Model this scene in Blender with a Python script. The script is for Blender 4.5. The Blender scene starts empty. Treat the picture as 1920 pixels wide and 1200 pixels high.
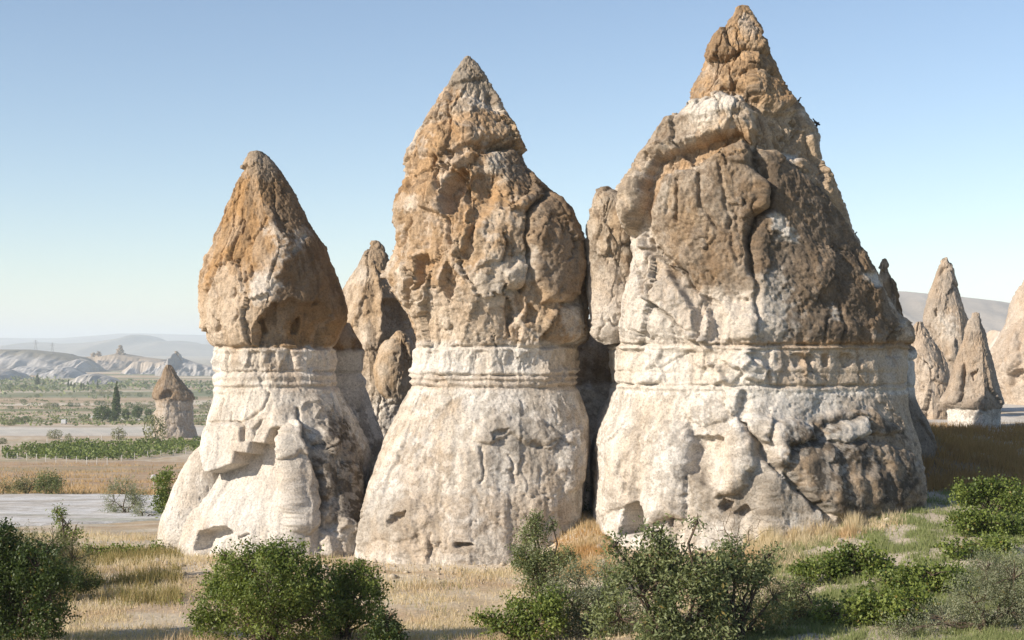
import bpy, math, random
import numpy as np
from mathutils import Vector

# ------------------------------------------------------------------ camera, sky, sun, exposure
F, HV, CZ = 2637.0, 650.0, 7.3          # focal length in photo pixels, horizon row, eye height over the rocks' foot
scn = bpy.context.scene
COL = scn.collection
cam = bpy.data.cameras.new('camera')
cam.sensor_width = 36.0
cam.lens = 36.0 * F / 1920.0
cam.shift_y = 50.0 / 1920.0
cam.clip_start, cam.clip_end = 0.5, 60000.0
co = bpy.data.objects.new('camera', cam); COL.objects.link(co)
co.location = (0, 0, CZ); co.rotation_euler = (math.radians(90), 0, 0)
scn.camera = co

SUN_AZ, SUN_EL = math.radians(60), math.radians(27)   # azimuth: from behind the camera towards the left
sun_dir = Vector((-math.sin(SUN_AZ) * math.cos(SUN_EL), -math.cos(SUN_AZ) * math.cos(SUN_EL), math.sin(SUN_EL)))
w = bpy.data.worlds.new('World'); scn.world = w; w.use_nodes = True
nt = w.node_tree; nt.nodes.clear()
sky = nt.nodes.new('ShaderNodeTexSky'); sky.sky_type = 'NISHITA'; sky.sun_disc = False
sky.sun_elevation = SUN_EL
sky.sun_rotation = math.atan2(sun_dir.x, sun_dir.y)
sky.altitude = 1000; sky.air_density = 1.0; sky.dust_density = 0.5; sky.ozone_density = 1.3
bg = nt.nodes.new('ShaderNodeBackground'); bg.inputs['Strength'].default_value = 0.102
wo = nt.nodes.new('ShaderNodeOutputWorld')
tn = nt.nodes.new('ShaderNodeMix'); tn.data_type = 'RGBA'; tn.blend_type = 'MULTIPLY'; tn.inputs[0].default_value = 1.0
tn.inputs[7].default_value = (1.0, 1.0, 1.01, 1)
nt.links.new(sky.outputs[0], tn.inputs[6]); nt.links.new(tn.outputs[2], bg.inputs[0]); nt.links.new(bg.outputs[0], wo.inputs[0])
sl = bpy.data.lights.new('sun', 'SUN'); sl.energy = 5.0; sl.angle = math.radians(0.53); sl.color = (1.0, 0.895, 0.755)
so = bpy.data.objects.new('sun', sl); COL.objects.link(so)
so.rotation_euler = (-sun_dir).to_track_quat('-Z', 'Y').to_euler()
scn.view_settings.view_transform = 'Standard'; scn.view_settings.look = 'None'
scn.view_settings.exposure = 0.58; scn.view_settings.gamma = 1.0
scn.cycles.use_denoising = True; scn.cycles.denoising_prefilter = 'ACCURATE'; scn.cycles.denoising_input_passes = 'RGB_ALBEDO_NORMAL'
scn.cycles.max_bounces = 6; scn.cycles.diffuse_bounces = 3; scn.cycles.glossy_bounces = 2
scn.cycles.transmission_bounces = 3; scn.cycles.volume_bounces = 2; scn.cycles.transparent_max_bounces = 4

# ------------------------------------------------------------------ numpy noise
_r = np.random.RandomState(7)
PERM = _r.permutation(256).astype(np.int32); PERM = np.concatenate([PERM, PERM, PERM])
GR = _r.normal(size=(256, 3)).astype(np.float32); GR /= np.linalg.norm(GR, axis=1, keepdims=True)
RV = _r.rand(256, 3).astype(np.float32)
def _hash(ix, iy, iz):
    return PERM[PERM[PERM[ix & 255] + (iy & 255)] + (iz & 255)]
GX, GY, GZ = (np.ascontiguousarray(GR[:, k]) for k in range(3)); RX, RY, RZ = (np.ascontiguousarray(RV[:, k]) for k in range(3))
def perlin(p):
    p = np.asarray(p, np.float32); r = 0
    fl = np.floor(p); i = fl.astype(np.int32); f = p - fl
    u = f * f * f * (f * (f * 6 - 15) + 10)
    f0, f1, f2 = (np.ascontiguousarray(f[:, k]) for k in range(3)); u0, u1, u2 = (np.ascontiguousarray(u[:, k]) for k in range(3))
    for dx in (0, 1):
        wx = u0 if dx else 1 - u0; hx = PERM[(i[:, 0] + dx) & 255]
        for dy in (0, 1):
            wy = wx * (u1 if dy else 1 - u1); hy = PERM[hx + ((i[:, 1] + dy) & 255)]
            for dz in (0, 1):
                h = PERM[hy + ((i[:, 2] + dz) & 255)]
                r = r + wy * (u2 if dz else 1 - u2) * (GX[h] * (f0 - dx) + GY[h] * (f1 - dy) + GZ[h] * (f2 - dz))
    return r * np.float32(1.5)
def fbm(p, s, o=4, gain=0.5, seed=0.0):
    p = np.asarray(p, np.float32) / np.asarray(s, np.float32) + seed * 17.31
    a, r = 1.0, 0
    for k in range(o):
        r = r + a * perlin(p); p = p * 2.03 + 11.7; a *= gain
    return r
def ridged(p, s, o=3, seed=0.0):
    p = np.asarray(p, np.float32) / np.asarray(s, np.float32) + seed * 17.31
    a, r = 1.0, 0
    for k in range(o):
        r = r + a * (1 - np.abs(perlin(p)) * 2); p = p * 2.1 + 5.3; a *= 0.5
    return r / 1.75
def worley(p, s, seed=0.0, facet=False):
    p = np.asarray(p, np.float32) / np.asarray(s, np.float32) + seed * 13.7
    i = np.floor(p).astype(np.int32); f = p - i
    f1 = np.full(len(p), 9.0, np.float32); f2 = f1.copy(); hn = np.zeros(len(p), np.int32); cx = cy = cz = np.zeros(len(p), np.float32)
    q0, q1, q2 = (np.ascontiguousarray(f[:, k]) for k in range(3))
    for dx in (-1, 0, 1):
        hx = PERM[(i[:, 0] + dx) & 255]
        for dy in (-1, 0, 1):
            hy = PERM[hx + ((i[:, 1] + dy) & 255)]
            for dz in (-1, 0, 1):
                h = PERM[hy + ((i[:, 2] + dz) & 255)]
                ex, ey, ez = dx + RX[h] - q0, dy + RY[h] - q1, dz + RZ[h] - q2
                d = ex * ex + ey * ey + ez * ez
                near = d < f1
                f2 = np.where(near, f1, np.minimum(f2, d)); f1 = np.where(near, d, f1); hn = np.where(near, h, hn)
                if facet: cx = np.where(near, ex, cx); cy = np.where(near, ey, cy); cz = np.where(near, ez, cz)
    idv = hn.astype(np.float32) / 255
    if facet: g = (hn + 91) & 255; fac = -(GX[g] * cx + GY[g] * cy + GZ[g] * cz)
    if facet: return np.sqrt(f1), np.sqrt(f2), idv, fac
    return np.sqrt(f1), np.sqrt(f2), idv
def sstep(a, b, x):
    t = np.clip((x - a) / (b - a), 0, 1); return t * t * (3 - 2 * t)
def terrace(n, st, sharp=0.7):
    q = n / st; fl = np.floor(q); return (fl + sstep(sharp, 1.0, q - fl)) * st
def mix(a, b, m):
    a = np.asarray(a, np.float32); b = np.asarray(b, np.float32); m = np.asarray(m); m = m[:, None] if m.ndim else m
    return a * (1 - m) + b * m
def poly_sd(poly, x, y):
    """signed distance, positive inside"""
    P = np.asarray(poly, np.float32); Q = np.roll(P, -1, 0)
    d = np.full(len(x), 1e9, np.float32); ins = np.zeros(len(x), bool)
    for (ax, ay), (bx, by) in zip(P, Q):
        ex, ey = bx - ax, by - ay
        t = np.clip(((x - ax) * ex + (y - ay) * ey) / (ex * ex + ey * ey + 1e-9), 0, 1)
        d = np.minimum(d, (x - ax - t * ex) ** 2 + (y - ay - t * ey) ** 2)
        c = ((ay > y) != (by > y)) & (x < ex * (y - ay) / (ey if abs(ey) > 1e-6 else 1e-6) + ax)
        ins ^= c
    d = np.sqrt(d); return np.where(ins, d, -d)
def line_d(line, x, y):
    P = np.asarray(line, np.float32); d = np.full(len(x), 1e9, np.float32)
    for (ax, ay), (bx, by) in zip(P[:-1], P[1:]):
        ex, ey = bx - ax, by - ay
        t = np.clip(((x - ax) * ex + (y - ay) * ey) / (ex * ex + ey * ey + 1e-9), 0, 1)
        d = np.minimum(d, (x - ax - t * ex) ** 2 + (y - ay - t * ey) ** 2)
    return np.sqrt(d)
def unproj(u, v, d):
    return ((u - 960.0) / F * d, d, CZ + (HV - v) / F * d)

# ------------------------------------------------------------------ materials
def new_mat(name):
    m = bpy.data.materials.new(name); m.use_nodes = True
    n = m.node_tree.nodes; b = n['Principled BSDF']; b.inputs['Specular IOR Level'].default_value = 0.15
    b.inputs['Roughness'].default_value = 0.9
    return m, m.node_tree, b
def tex(nt, kind, scale, detail=4.0, rough=0.6, coord=None, stretch=None):
    t = nt.nodes.new(kind)
    t.inputs['Scale'].default_value = scale
    if 'Detail' in t.inputs: t.inputs['Detail'].default_value = detail; t.inputs['Roughness'].default_value = rough
    if coord is not None:
        if stretch:
            mp = nt.nodes.new('ShaderNodeMapping'); mp.inputs['Scale'].default_value = stretch
            nt.links.new(coord, mp.inputs[0]); coord = mp.outputs[0]
        nt.links.new(coord, t.inputs['Vector'])
    return t
def ramp(nt, src, stops):
    r = nt.nodes.new('ShaderNodeValToRGB'); nt.links.new(src, r.inputs[0])
    e = r.color_ramp.elements
    while len(e) < len(stops): e.new(0.5)
    for k, (p, c) in enumerate(stops):
        e[k].position = p; e[k].color = (*c, 1) if len(c) == 3 else c
    return r
def mixc(nt, mode, fac, a, b):
    m = nt.nodes.new('ShaderNodeMix'); m.data_type = 'RGBA'; m.blend_type = mode
    if isinstance(fac, (int, float)): m.inputs[0].default_value = fac
    else: nt.links.new(fac, m.inputs[0])
    for sock, val in ((m.inputs[6], a), (m.inputs[7], b)):
        if isinstance(val, tuple): sock.default_value = (*val, 1)
        else: nt.links.new(val, sock)
    return m.outputs[2]
def vcol_mat(name, speck=0.35, bump=0.5, scale=1.0, rough=0.93, bdist=0.05, grit=0.0):
    """stone / earth: its own colour from the mesh, broken up by grain, speckle and fine relief"""
    m, nt, b = new_mat(name)
    at = nt.nodes.new('ShaderNodeAttribute'); at.attribute_name = 'col'
    geo = nt.nodes.new('ShaderNodeNewGeometry'); pos = geo.outputs['Position']
    n1 = tex(nt, 'ShaderNodeTexNoise', 1.7 * scale, 6, 0.65, pos)
    n2 = tex(nt, 'ShaderNodeTexNoise', 11.0 * scale, 5, 0.7, pos)
    r1 = ramp(nt, n1.outputs[0], [(0.3, (1 - speck * .55,) * 3), (0.7, (1 + speck * .35,) * 3)])
    r2 = ramp(nt, n2.outputs[0], [(0.32, (1 - speck,) * 3), (0.5, (1.0,) * 3), (0.68, (1 + speck * .6,) * 3)])
    c = mixc(nt, 'MULTIPLY', 1.0, at.outputs['Color'], r1.outputs[0])
    c = mixc(nt, 'MULTIPLY', 1.0, c, r2.outputs[0])
    if grit:
        n3 = tex(nt, 'ShaderNodeTexNoise', 13.0 * scale, 4, 0.8, pos); r3 = ramp(nt, n3.outputs[0], [(0.36, (1 - grit,) * 3), (0.47, (1.0,) * 3), (0.62, (1.0,) * 3), (0.7, (1 + grit * .4,) * 3)])
        c = mixc(nt, 'MULTIPLY', 1.0, c, r3.outputs[0])
    nt.links.new(c, b.inputs['Base Color'])
    b.inputs['Roughness'].default_value = rough
    bp = nt.nodes.new('ShaderNodeBump'); bp.inputs['Strength'].default_value = bump; bp.inputs['Distance'].default_value = bdist
    nt.links.new(n2.outputs[0], bp.inputs['Height']); nt.links.new(bp.outputs[0], b.inputs['Normal'])
    return m
def plain_mat(name, col, rough=0.7, var=0.25, scale=8.0, metal=0.0):
    m, nt, b = new_mat(name)
    geo = nt.nodes.new('ShaderNodeNewGeometry')
    n1 = tex(nt, 'ShaderNodeTexNoise', scale, 4, 0.6, geo.outputs['Position'])
    r = ramp(nt, n1.outputs[0], [(0.3, tuple(c * (1 - var) for c in col)), (0.7, tuple(min(1, c * (1 + var)) for c in col))])
    nt.links.new(r.outputs[0], b.inputs['Base Color']); b.inputs['Roughness'].default_value = rough; b.inputs['Metallic'].default_value = metal
    return m
M = {}
M['rock'] = vcol_mat('weathered_tuff', 0.30, 0.9, 1.25, bdist=.07, grit=.36)
M['ground'] = vcol_mat('dry_earth', 0.30, 0.6, 0.8)
M['hill'] = vcol_mat('far_slope', 0.25, 0.3, 0.02, bdist=2.0)

# ------------------------------------------------------------------ object helpers
def mesh_np(name, V, faces4=None, tris=None, col=None, mat=None, smooth=True):
    me = bpy.data.meshes.new(name)
    V = np.asarray(V, np.float32); loops = []; starts = []; n = 0
    if faces4 is not None and len(faces4):
        f = np.asarray(faces4, np.int32); loops.append(f.ravel()); starts.append(np.arange(len(f)) * 4); n = f.size
    if tris is not None and len(tris):
        t = np.asarray(tris, np.int32); loops.append(t.ravel()); starts.append(np.arange(len(t)) * 3 + n)
    L = np.concatenate(loops).astype(np.int32); S = np.concatenate(starts).astype(np.int32)
    me.vertices.add(len(V)); me.vertices.foreach_set('co', V.ravel())
    me.loops.add(len(L)); me.loops.foreach_set('vertex_index', L)
    me.polygons.add(len(S)); me.polygons.foreach_set('loop_start', S)
    me.update(calc_edges=True); me.validate()
    if smooth: me.polygons.foreach_set('use_smooth', np.ones(len(me.polygons), bool))
    if col is not None:
        a = me.color_attributes.new('col', 'FLOAT_COLOR', 'POINT')
        c = np.ones((len(V), 4), np.float32); c[:, :3] = np.clip(col, 0, 1); a.data.foreach_set('color', c.ravel())
    if mat is not None: me.materials.append(mat)
    return me
def link(name, me, parent=None, loc=None):
    o = bpy.data.objects.new(name, me); COL.objects.link(o)
    if parent is not None: o.parent = parent
    if loc is not None: o.location = loc
    return o
def tag(o, label=None, cat=None, group=None, kind=None):
    for k, v in (('label', label), ('category', cat), ('group', group), ('kind', kind)):
        if v: o[k] = v
    return o
def empty(name, loc, label, cat, group=None):
    o = bpy.data.objects.new(name, None); COL.objects.link(o); o.location = loc
    return tag(o, label, cat, group)
def grid_faces(r, c, wrap=False, off=0):
    i = np.arange(r - 1)[:, None]; j = np.arange(c if wrap else c - 1)[None, :]; j2 = (j + 1) % c
    a = i * c + j; b = i * c + j2
    return np.stack([a, a + c, b + c, b], -1).reshape(-1, 4) + off

# ------------------------------------------------------------------ terrain height
_dl = [-40, 4, 10, 20, 30, 36, 50, 58, 65, 85, 110, 180, 260, 300, 380, 420, 700, 1000, 1300, 1700, 2400, 60000]
_zl = [5.6, 5.6, 4.9, 2.5, .6, 0, 0, -.55, -1.35, -2.75, -4.2, -9.4, -14.4, -16.6, -18.7, -19.8, -28.5, -34.4, -37, -37.8, -38.2, -38.2]
_dr = [-40, 4, 10, 20, 30, 38, 48, 56, 62, 70, 100, 150, 300, 700, 1000, 60000]
_zr = [5.6, 5.6, 4.9, 2.6, .8, 1.35, 1.95, 2.1, 2.5, 3.15, 3.4, 2.5, -6, -26, -34.4, -38.2]
def terr(x, d, rough=True):
    x = np.asarray(x, np.float64); d = np.asarray(d, np.float64)
    dd = d
    zl = sum(np.interp(dd * k, _dl, _zl) for k in (.96, 1.0, 1.04)) / 3
    zr = sum(np.interp(dd * k, _dr, _zr) for k in (.96, 1.0, 1.04)) / 3
    t = sstep(0, 14, x)
    z = zl * (1 - t) + zr * t
    z = z + 1.15 * np.exp(-((x - 2.4) / 1.5) ** 2 - ((d - 50) / 4.5) ** 2)
    z = z + 2.5 * np.exp(-((x - 15.2) / 3.4) ** 2 - ((d - 61) / 4.2) ** 2)
    z = z + 0.5 * np.exp(-((x + 5.6) / 1.3) ** 2 - ((d - 53) / 3.0) ** 2)
    if rough:
        p = np.stack([x.ravel(), d.ravel(), x.ravel() * 0], -1)
        n = fbm(p, 6.0, 3).reshape(x.shape) * 0.10 + fbm(p, 1.1, 2, seed=3).reshape(x.shape) * 0.025
        z = z + n * sstep(18, 34, d) * (1 + np.clip(d - 100, 0, 600) * 0.004)
    return z
def tz(x, d): return float(terr(np.array([x]), np.array([d]))[0])
# ------------------------------------------------------------------ rock builder
WHITE = (.645, .60, .545); CREAM = (.55, .47, .38); OCHRE = (.40, .245, .12); TAN = (.43, .315, .205)
BROWN = (.165, .114, .072); DARK = (.10, .083, .066); GREY = (.285, .243, .195); PALE = (.70, .655, .59)
CROP = {2: (280, 260, .36657, .36667), 3: (280, 620, .38344, .38333), 4: (680, 80, .48338, .48333), 5: (660, 600, .4, .4),
        6: (1080, 0, .56652, .56667), 7: (1080, 600, .38331, .38333), 8: (1600, 440, .4, .4), 0: (0, 0, 1, 1)}
def T(c, pts):
    ox, oy, sx, sy = CROP[c]; return [(ox + x * sx, oy + y * sy) for x, y in pts]
class Ctx: pass
def pillow(c, poly, h, wd, warp=4.0, prof='round', tilt=(0, 0), fade=None):
    """raised (h>0) or carved (h<0) block bounded by a traced outline; metres, photo pixels"""
    p = np.asarray(poly); m = wd + 12
    s = np.where((c.pu > p[:, 0].min() - m) & (c.pu < p[:, 0].max() + m) & (c.pv > p[:, 1].min() - m) & (c.pv < p[:, 1].max() + m) & (c.front > 0.02))[0]
    if not len(s): return
    x, y = c.pu[s] + c.w1[s] * warp, c.pv[s] + c.w2[s] * warp
    d = poly_sd(poly, x, y)
    if prof == 'round': t = np.clip(d / wd, 0, 1); g = np.sqrt(1 - (1 - t) ** 2)
    elif prof == 'soft': g = sstep(-wd, wd, d)
    else: g = sstep(-1.2, wd, d)
    k = 1 + tilt[0] * (x - p[:, 0].mean()) / 100 + tilt[1] * (y - p[:, 1].mean()) / 100
    if fade: g = g * sstep(fade[1], fade[0], y)
    c.disp[s] += 1.25 * h * g * k * c.front[s]
def crack(c, line, h, wd, warp=4.0):
    p = np.asarray(line); m = wd * 3 + 10
    s = np.where((c.pu > p[:, 0].min() - m) & (c.pu < p[:, 0].max() + m) & (c.pv > p[:, 1].min() - m) & (c.pv < p[:, 1].max() + m) & (c.front > 0.02))[0]
    if not len(s): return
    d = line_d(line, c.pu[s] + c.w1[s] * warp, c.pv[s] + c.w2[s] * warp)
    c.disp[s] += h * np.exp(-(d / wd) ** 2) * c.front[s]
def region(c, poly, soft=12.0, noise=10.0):
    d = poly_sd(poly, c.pu + c.w1 * noise * .6 + c.w3 * noise, c.pv + c.w2 * noise * .6)
    return sstep(-soft, soft, d) * np.clip(c.front * 3, 0, 1)
def strata(c, lines):
    """ledges and grooves of the horizontal beds: (row, metres, half width)"""
    v = c.vz + c.w1 * 2.2 + 2.5 * c.w4
    for r, h, wd in lines:
        m = fbm(c.P * [1, 1, .6] + r, .9, 3, seed=r * .013)
        c.disp += .68 * h * np.exp(-((v - r) / max(wd * .75, 1.7)) ** 2) * (.35 + .8 * sstep(-.25, .3, m))
def body(LR, d, ratio=0.8, back=0.8, n=2.4, tent=None, step=1.9, nf=240, nb=60, zb=None, lean=0.0, edge=0.0):
    """closed, displaced stone shaft from its left and right profile; returns the context to sculpt on"""
    T_ = np.asarray(LR, np.float64); v = np.arange(T_[0, 0], T_[-1, 0] + step * .5, step)
    L = np.interp(v, T_[:, 0], T_[:, 1]); R = np.interp(v, T_[:, 0], T_[:, 2])
    k = np.exp(-np.linspace(-2, 2, 9) ** 2); k /= k.sum()
    sm = lambda a, q: np.convolve(np.pad(a, (q, q), mode='edge'), np.ones(2 * q + 1) / (2 * q + 1), 'valid')
    L = np.convolve(np.pad(L, 4, mode='edge'), k, 'valid'); R = np.convolve(np.pad(R, 4, mode='edge'), k, 'valid')
    hw = sm((R - L) / 2, 6) / F * d
    xc = (L + R) / 2; a = (R - L) / 2
    ph = np.linspace(-np.pi / 2, np.pi / 2, nf); pb = np.linspace(np.pi / 2, 1.5 * np.pi, nb + 2)[1:-1]
    s = np.concatenate([np.sin(ph), np.sin(pb)])[None, :]
    fr = np.concatenate([np.ones(nf), np.zeros(nb)])[None, :]
    g = (1 - np.minimum(np.abs(s), 1) ** n) ** (1 / n)
    g2 = g * np.ones((len(v), 1))
    if tent is not None:
        tt = np.asarray(tent, np.float64)
        ru = np.interp(v, tt[:, 0], tt[:, 1]); kk = np.interp(v, tt[:, 0], tt[:, 2])
        sr = np.clip((ru - xc) / a, -.85, .85)[:, None]
        tn = np.where(s < sr, (s + 1) / (sr + 1), (1 - s) / (1 - sr)); tn = np.clip(tn, 0, 1) ** .8
        g2 = g2 * (1 - kk[:, None] * fr) + tn * kk[:, None] * fr
    dep = np.where(fr > 0, -g2 * ratio * hw[:, None], g2 * back * hw[:, None])
    X = (xc[:, None] + a[:, None] * s - 960) / F * d
    Z = (CZ + (HV - v) / F * d)[:, None] * np.ones_like(X)
    Y = d + dep + lean * (v - v[0])[:, None] / F * d
    nr, nc = X.shape
    P = np.stack([X, Y, Z], -1)
    du = np.roll(P, -2, 1) - np.roll(P, 2, 1); dv = np.empty_like(P)
    q = 5; Pp = np.pad(P, ((q, q), (0, 0), (0, 0)), mode='edge'); dv = Pp[2 * q:] - Pp[:-2 * q]
    N = np.cross(dv, du); N /= np.linalg.norm(N, axis=2, keepdims=True) + 1e-9
    cen = np.stack([((xc - 960) / F * d), np.full(nr, d), Z[:, 0]], -1)[:, None, :]
    flip = np.sign(((P - cen) * N)[..., :2].sum(-1, keepdims=True)); flip[flip == 0] = 1; N *= flip
    N[..., 2] *= .35; N /= np.linalg.norm(N, axis=2, keepdims=True) + 1e-9
    c = Ctx(); c.P = P.reshape(-1, 3).astype(np.float32); c.N = N.reshape(-1, 3).astype(np.float32); c.nr, c.nc, c.v, c.d = nr, nc, v, d
    c.pu = (960 + c.P[:, 0] / c.P[:, 1] * F).astype(np.float32); c.pv = (HV + (CZ - c.P[:, 2]) / c.P[:, 1] * F).astype(np.float32)
    dfr = d - ratio * np.median(hw); c.vz = (HV + (CZ - c.P[:, 2]) / dfr * F).astype(np.float32)
    c.front = np.tile(sstep(0.0, 0.18, np.where(fr > 0, 1 - np.abs(s), 0))[0], nr).astype(np.float32)
    c.disp = np.zeros(len(c.P), np.float32)
    c.w1 = fbm(c.P, .5, 3, seed=1); c.w2 = fbm(c.P, .5, 3, seed=2); c.w3 = fbm(c.P, .22, 3, .6, seed=4)
    c.w4 = fbm(c.P, 3.0, 2, seed=5); c.w5 = fbm(c.P * [1, 1, .35], .8, 2, seed=6)
    return c
def weather(c, rough, flake=0.10, cracks=0.10, low=0.15, seed=0, vst=1.0, fine=0.03, big=1.7):
    """natural relief: swell, broken facets, spalled plates, long joints, grain; rough is a 0..1 weight for each point"""
    P = c.P * np.array([1, 1, 1 / vst], np.float32)
    wv = np.stack([c.w1, c.w2, c.w3], -1)
    c.disp += low * fbm(P, 2.6, 2, seed=seed)
    f1, f2, idv, fa = worley(P * [1, 1, .65] + .10 * wv, big, seed, True); c.plate = idv
    c.disp += rough * (fa * flake * 2.3 + (idv - .5) * flake * .7 - cracks * np.exp(-((f2 - f1) / .022) ** 2) * sstep(-.1, .25, c.w4 + c.w5 * .4))
    f1, f2, idv, fa = worley(P * [1, 1, .55] + .05 * wv, big * .34, seed + 4, True); c.plate2 = idv
    e = f2 - f1; pat = sstep(-.2, .25, fbm(P, 1.9, 2, seed=seed + 9)); c.pat = pat
    c.disp += rough * pat * (fa * flake * .7 + (idv - .5) * flake * .3 - cracks * .4 * np.exp(-(e / .04) ** 2))
    for k, sc in enumerate((3.4, 2.1)):
        n = fbm(P * [1, 1, .45] + .08 * wv, sc, 3, .5, seed=seed + 30 + k)
        c.disp -= cracks * 1.1 * rough * np.exp(-(n / (.014 + .004 * k)) ** 2) * sstep(-.25, .2, c.w5 + c.w4)
    n = fbm(P + .1 * c.w1[:, None], .8, 3, .5, seed=seed + 1)
    c.disp += flake * .3 * rough * terrace(n, .34, .88)
    c.disp += fine * (rough * .5 + .2) * fbm(P, .26, 3, .6, seed=seed + 2)
    c.disp -= sstep(.46, .58, fbm(P, .36, 2, seed=seed + 5)) * .05 * rough
def plates(c, col, wt):
    """each spalled plate is fresh and pale, rusty or old and brown, with crisp borders"""
    p, q = c.plate, (c.plate2 * 7.3 + c.plate) % 1.0
    col = mix(col, BROWN, wt * .45 * (p < .28)); col = mix(col, CREAM, wt * .45 * (p > .74))
    col = mix(col, OCHRE, wt * .40 * c.pat * (q < .25)); col = mix(col, BROWN, wt * .35 * c.pat * ((q > .4) & (q < .55))); return mix(col, PALE, wt * .35 * c.pat * (q > .88))
def grain(c, wt, seed, a=.05):
    P = c.P; n = fbm(P * [1, 1, .5] + .15 * c.w1[:, None], .5, 4, .6, seed=seed)
    c.disp += wt * (a * .7 * terrace(n, .26, .85) + a * .5 * fbm(P, .12, 2, .6, seed=seed + 1) - a * .6 * sstep(.38, .5, fbm(P * [1, 1, .6], .30, 3, seed=seed + 2)))
def finish(c, colr, name, parent, splits=None, mat=None, zmin=None):
    V = c.P + c.N * c.disp[:, None]
    V = V.reshape(c.nr, c.nc, 3); C = colr.reshape(c.nr, c.nc, 3)
    out = []
    for nm, v0, v1 in (splits or [(name, -1e9, 1e9)]):
        rows = np.where((c.v >= v0) & (c.v < v1))[0]
        r0, r1 = rows[0], min(rows[-1] + 1, c.nr - 1) + 1
        vv = V[r0:r1].reshape(-1, 3); cc = C[r0:r1].reshape(-1, 3); f = grid_faces(r1 - r0, c.nc, True)
        tr = []
        if r0 == 0:
            vv = np.vstack([vv, V[0].mean(0) + [0, 0, .05]]); cc = np.vstack([cc, C[0].mean(0)]); k = len(vv) - 1
            tr = [(k, j, (j + 1) % c.nc) for j in range(c.nc)]
        loc = np.array(parent.location) if parent is not None else np.zeros(3)
        out.append(link(nm, mesh_np(nm, vv - loc, f, tr, cc, mat or M['rock'], False), parent))
    return out
def base_col(c, cap_v, capA, capB, seed=0):
    """cream tuff below the cap row, ochre and tan above; broken by noise"""
    n1 = sstep(-.35, .35, fbm(c.P * [1, 1, .6], 1.6, 4, seed=seed + 20)); n2 = sstep(-.2, .4, fbm(c.P * [1, 1, .5], .7, 4, .6, seed=seed + 21))
    low = mix(WHITE, CREAM, n1 * .75); low = mix(low, PALE, n2 * .5)
    up = mix(capA, capB, n1); up = mix(up, CREAM, n2 * .45)
    t = sstep(6, -6, c.vz - cap_v + c.w1 * 6)
    return mix(low, up, t), n1, n2
def streaks(c, seed, s=.35):
    return sstep(.05, .5, fbm(c.P * [1, 1, .10], s, 3, .6, seed=seed))
def lichen(c, seed, thr=.1):
    return sstep(thr, thr + .25, fbm(c.P, .5, 5, .75, seed=seed))

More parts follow.
